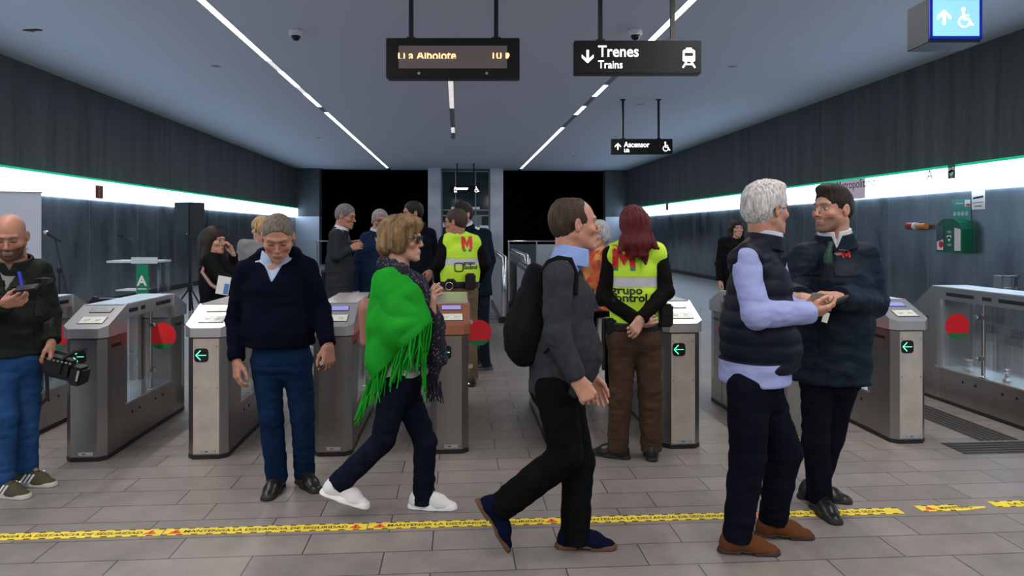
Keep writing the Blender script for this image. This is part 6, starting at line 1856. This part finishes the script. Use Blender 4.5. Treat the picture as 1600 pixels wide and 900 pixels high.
# guard seen from behind in yellow vest
D = 7.15
J = stand(718, D, (-.25, 1), 1.74)
place(J, dict(head=(711, 347, D), neck=(715, 364, D), shL=(697, 378, D), shR=(744, 380, D + .05), elL=(688, 412, D - .05), elR=(756, 412, D + .05), wrL=(684, 440, D + .15), wrR=(748, 438, D + .22)))
J['base'] = C(718, 0, D); J['base'][2] = 0
hd = dict(skin=SK_A, fwd=(-.93, .28, -.05), hair='short', hcol=(.05, .03, .02), hvol=.007, line=.02, nape=-.075, size=1.05)
zb = C(0, 408, D)[2]
wear = [dict(kind='legs', name='trousers', mat=cloth_mat((.14, .10, .065), .9, .2), thigh=.094, knee=.072, hem=.068, rp=.13, amp=.012, top=.09),
        dict(kind='top', name='jacket', mat=jkt, rc=.122, rw=.118, rp=.128, drop=-.05, sl=(.072, .066, .052), amp=.014, shr=.06, nr=.06),
        dict(kind='top', name='hi_vis_vest', mat=M['hivis'], o=.013, rc=.124, rw=.120, rp=.128, drop=-.10, st=1.38, sleeves=False, amp=.008, paint=hi_vis(zb, 0), shr=.062, nr=.070, ah=.075),
        dict(kind='belt', name='belt', mat=M['black'], r=.138, st=1.36, z=(.06, .12))]
root, ob, J, RH = human('short haired guard with glasses seen from behind in a yellow vest and khaki trousers', J, hd, wear, lod=1, shoe=black_shoe())
off = J['base']; glasses(root, J['head'], RH, 1.05, M['black'], False, off); bk = CD(.25, -1, 0)
m4 = frame(C(737, 380, D - .3), CD(1, .25, 0), bk); decal('logo', *logo_m(.125, .85), m4, ob['hi_vis_vest'], M['red'], root, off)
for px in (732, 742):
    m4 = frame(C(px, 392, D - .3), CD(1, .25, 0), bk); decal('logo_square', [Vector(q) for q in ((-.015, -.012, 0), (.015, -.012, 0), (.015, .012, 0), (-.015, .012, 0))], [(0, 1, 2, 3)], m4, ob['hi_vis_vest'], M['green'], root, off)
m4 = frame(C(740, 415, D - .3), CD(1, .25, 0), bk); decal_text('lettering', 'grupo', .052, m4, ob['hi_vis_vest'], M['black'], root, off, bold=.002)
m4 = frame(C(741, 422, D - .3), CD(1, .25, 0), bk); decal_text('lettering', 'control', .052, m4, ob['hi_vis_vest'], M['black'], root, off, bold=.002)
m4 = frame(C(722, 419, D - .3), CD(1, .25, 0), bk)
mb = MB(); ring = []
for k in range(20):
    a0, a1 = 2 * math.pi * k / 20, 2 * math.pi * (k + 1) / 20
    sq = lambda a, r: (r * math.copysign(abs(math.cos(a)) ** .5, math.cos(a)), r * math.copysign(abs(math.sin(a)) ** .5, math.sin(a)))
    ring.append([sq(a0, .045), sq(a1, .045), sq(a1, .034), sq(a0, .034)])
vs = [Vector((*q, 0)) for r_ in ring for q in r_]; decal('emblem', vs, [(4 * k, 4 * k + 1, 4 * k + 2, 4 * k + 3) for k in range(20)], m4, ob['hi_vis_vest'], M['black'], root, off)
for px, py, dd, sz in ((735, 440, -.17, (.10, .06, .16)), (704, 443, -.15, (.10, .05, .09))):
    c = C(px, py, D + dd) - off; mb = MB(); mb.box(c, sz, bev=.015); mb.box(c + V3(0, -.03, .02), (sz[0] * .7, .02, sz[2] * .5), bev=.006); mb.build('belt_pouch', M['black'], root)
p = C(702, 447, D - .19) - off; mb = MB(); mb.tube([p + V3(.035 * math.cos(a), 0, .035 * math.sin(a)) for a in np.linspace(0, 6.28, 17)[:-1]], .004, 6, closed=True); mb.build('handcuff_ring', M['chrome'], root)

# tall man in the dark coat behind that guard
D = 7.95
J = stand(742, D, (-.5, -1), 1.82)
place(J, dict(head=(722, 335, D - .05), neck=(728, 352, D), shL=(757, 367, D + .02), shR=(712, 367, D), elL=(765, 405, D + .05), wrL=(759, 436, D - .02), anL=(758, 574, D), anR=(748, 571, D + .25), toe=(0, 0, 1)))
J['toeL'] = CD(-.9, -.4); J['toeR'] = CD(-.9, -.3); J['base'] = C(742, 0, D); J['base'][2] = 0; J.pop('toe')
hd = dict(skin=SK_B, fwd=(-.7, -.7, 0), hair='short', hcol=(.015, .010, .008), hvol=.010, size=1.05, quiff=.006)
w_ = suit((.006, .012, .022), tr=(.010, .014, .024)); w_[3].update(rc=.145, rw=.145, rp=.150, drop=.13, sl=(.076, .068, .055))
human('tall dark haired man in a long dark coat behind the yellow vested guard', J, hd, w_, lod=1, shoe=black_shoe(len=.30))

# man in the grey suit
D = 7.85
J = stand(531, D, (.95, -.10), 1.78)
place(J, dict(head=(541, 338, D), neck=(532, 358, D), shL=(533, 368, D + .17), shR=(524, 368, D - .17), elR=(526, 400, D - .20), elL=(540, 400, D + .20), wrR=(549, 388, D - .10), wrL=(550, 384, D + .08)))
J['base'] = C(531, 0, D); J['base'][2] = 0
hd = dict(skin=SK_A, fwd=(.93, -.25, -.22), hair='short', hcol=(.16, .15, .145), hvol=.007, line=.012, size=1.05, lids=1, nose=1.1)
w_ = suit((.030, .034, .038)); 
root, ob, J, RH = human('grey haired man in a grey suit and tie standing left of the lift, hands clasped', J, hd, w_, lod=1, shoe=black_shoe(), hands={'R': ((.9, .2, .3), (.2, -.9, .3), .7, .6), 'L': ((.9, -.2, .3), (0, .9, .3), .7, .6)})
mb = MB(); off = J['base']; a = C(541, 364, D) - off; mb.tube([a, a + V3(.02, 0, -.05), a + V3(.035, 0, -.20)], [.016, .022, .028], 8); mb.build('tie', mat('striped_dark_tie', (.02, .03, .06), .5), root)

# man in the blue suit
D = 8.3
J = stand(586, D, (.25, -1), 1.72)
place(J, dict(head=(594, 345, D), neck=(590, 361, D + .02), shR=(572, 372, D), shL=(606, 373, D)))
J['base'] = C(588, 0, D); J['base'][2] = 0
hd = dict(skin=SK_A, fwd=(.35, -.9, -.1), hair='short', hcol=(.26, .26, .27), hvol=.009, size=1.05)
root, ob, J, RH = human('grey haired man with glasses in a blue suit behind the green shawl woman', J, hd, suit((.014, .030, .075)), lod=1, shoe=black_shoe()); glasses(root, J['head'], RH, 1.05, M['black'], False, J['base'])

# man in the black suit right of her head
D = 8.1
J = stand(655, D, (-.75, -.6), 1.80)
place(J, dict(head=(644, 333, D), neck=(652, 352, D + .02), shL=(672, 366, D + .05), shR=(640, 366, D), elL=(680, 402, D + .05), wrL=(672, 425, D - .15)))
J['base'] = C(657, 0, D); J['base'][2] = 0
hd = dict(skin=SK_A, fwd=(-.85, -.4, -.1), hair='short', hcol=(.015, .011, .010), hvol=.009, line=.012, size=1.05)
human('dark haired man in a black suit right of the green shawl woman', J, hd, suit((.006, .008, .014)), lod=1, shoe=black_shoe())

# woman with a phone call gesture at left
D = 6.7
J = stand(341, D, (.75, -.35), 1.60)
place(J, dict(head=(336, 376, D), neck=(331, 396, D), shR=(328, 408, D - .15), shL=(342, 406, D + .14), elR=(345, 432, D - .2), elL=(366, 425, D + .12), wrR=(372, 440, D - .2), wrL=(364, 396, D + .02)))
J['base'] = C(340, 0, D); J['base'][2] = 0
hd = dict(skin=SK_P, fwd=(.95, -.30, -.05), hair='wave', hcol=(.022, .014, .011), hvol=.010, size=.98, noear=1, hand=.9)
bkc = cloth_mat((.008, .008, .010), .9, .3)
wear = [dict(kind='legs', name='trousers', mat=cloth_mat((.010, .014, .028), .9, .3), thigh=.088, knee=.062, hem=.05, rp=.125, amp=.010), dict(kind='top', name='black_top', mat=bkc, rc=.118, rw=.116, rp=.132, drop=.06, sl=(.060, .052, .042), amp=.012, bust=1, nr=.062)]
root, ob, J, RH = human('dark haired woman in black, hand at her mouth, below the loudspeaker', J, hd, wear, lod=1, shoe=black_shoe(), hands={'L': ((-.2, -.3, .9), (.7, .6, .1), .5, .5), 'R': ((.9, -.1, -.1), (0, -.9, .3), .6, .5)})
off = J['base']; mb = MB(); mb.tube([C(325, 402, D - .15) - off, C(316, 425, D - .17) - off, C(330, 445, D - .19) - off, C(352, 458, D - .21) - off], .016, 8); mb.build('bag_strap', mat('tan_strap', (.35, .22, .18), .6), root)
mb = MB(); mb.box(J['head'] + RH @ V3(0, .03, .125) - off, (.10, .02, .012), bev=.004); mb.build('sunglasses_on_head', M['black'], root)
p = C(349, 446, D - .27); o_ = empty('brochure', p - V3(0, 0, .11), 'white and blue paper held by the dark haired woman', 'paper')
mb = MB(); mb.box((0, 0, .11), (.11, .004, .16), Matrix.Rotation(.18, 3, 'Y')); mb.build('sheet', M['paper'], o_); mb = MB(); mb.box((.025, -.004, .08), (.04, .002, .09), Matrix.Rotation(.18, 3, 'Y')); mb.build('blue_print', mat('blue_print', (.08, .22, .5), .6), o_)

# blonde person behind the navy sweater man
D = 7.6
J = stand(407, D, (.1, 1), 1.68)
place(J, dict(head=(407, 358, D), neck=(408, 377, D)))
hd = dict(skin=SK_P, fwd=(-.75, .5, -.05), hair='short', hcol=(.42, .27, .12), hvol=.016, hamp=.010, nape=-.09, size=1.0)
human('blond haired person half hidden behind the head of the navy sweater man', J, hd, [dict(kind='legs', name='trousers', mat=blk), dict(kind='top', name='grey_jacket', mat=cloth_mat((.20, .20, .20)), rc=.125, rw=.12, rp=.13)], lod=1, shoe=black_shoe())

# grey haired woman in orange behind the grey sweater man
D = 6.75
J = stand(938, D, (-.3, -1), 1.62)
place(J, dict(head=(934, 366, D), neck=(932, 391, D + .02)))
hd = dict(skin=SK_P, fwd=(-.6, -.7, -.1), hair='bob', hcol=(.34, .34, .36), hvol=.008, size=.95, noear=1)
om = mat('colourful_print', (.4, .1, .04), .8); nt = om.node_tree; b_ = nt.nodes['Principled BSDF']; tc = nt.nodes.new('ShaderNodeTexCoord'); v_ = nt.nodes.new('ShaderNodeTexVoronoi'); v_.inputs['Scale'].default_value = 22; nt.links.new(tc.outputs['Object'], v_.inputs[0])
r_ = nt.nodes.new('ShaderNodeValToRGB'); nt.links.new(v_.outputs['Color'], r_.inputs[0]); nt.links.new(r_.outputs[0], b_.inputs['Base Color']); r_.color_ramp.elements[0].color = (.03, .03, .06, 1); r_.color_ramp.elements[1].color = (.5, .30, .05, 1); e_ = r_.color_ramp.elements.new(.5); e_.color = (.42, .05, .02, 1)
human('grey haired woman in an orange patterned top behind the man in the grey sweater', J, hd, [dict(kind='legs', name='trousers', mat=blk), dict(kind='top', name='patterned_top', mat=om, rc=.12, rw=.118, rp=.13, drop=.06)], lod=1, shoe=black_shoe())

# curly haired woman far right
D = 10.2
J = stand(1150, D, (-.1, -1), 1.68)
place(J, dict(head=(1152, 357, D), neck=(1150, 371, D + .02)))
hd = dict(skin=SK_P, fwd=(.05, -1, 0), hair='wave', hcol=(.018, .011, .009), hvol=.012, hamp=.014, size=1.0, noear=1)
human('curly dark haired woman far behind the white haired man', J, hd, [dict(kind='legs', name='trousers', mat=blk), dict(kind='top', name='black_jacket', mat=bkc, rc=.12, rw=.118, rp=.13, drop=.1)], lod=2, shoe=black_shoe())
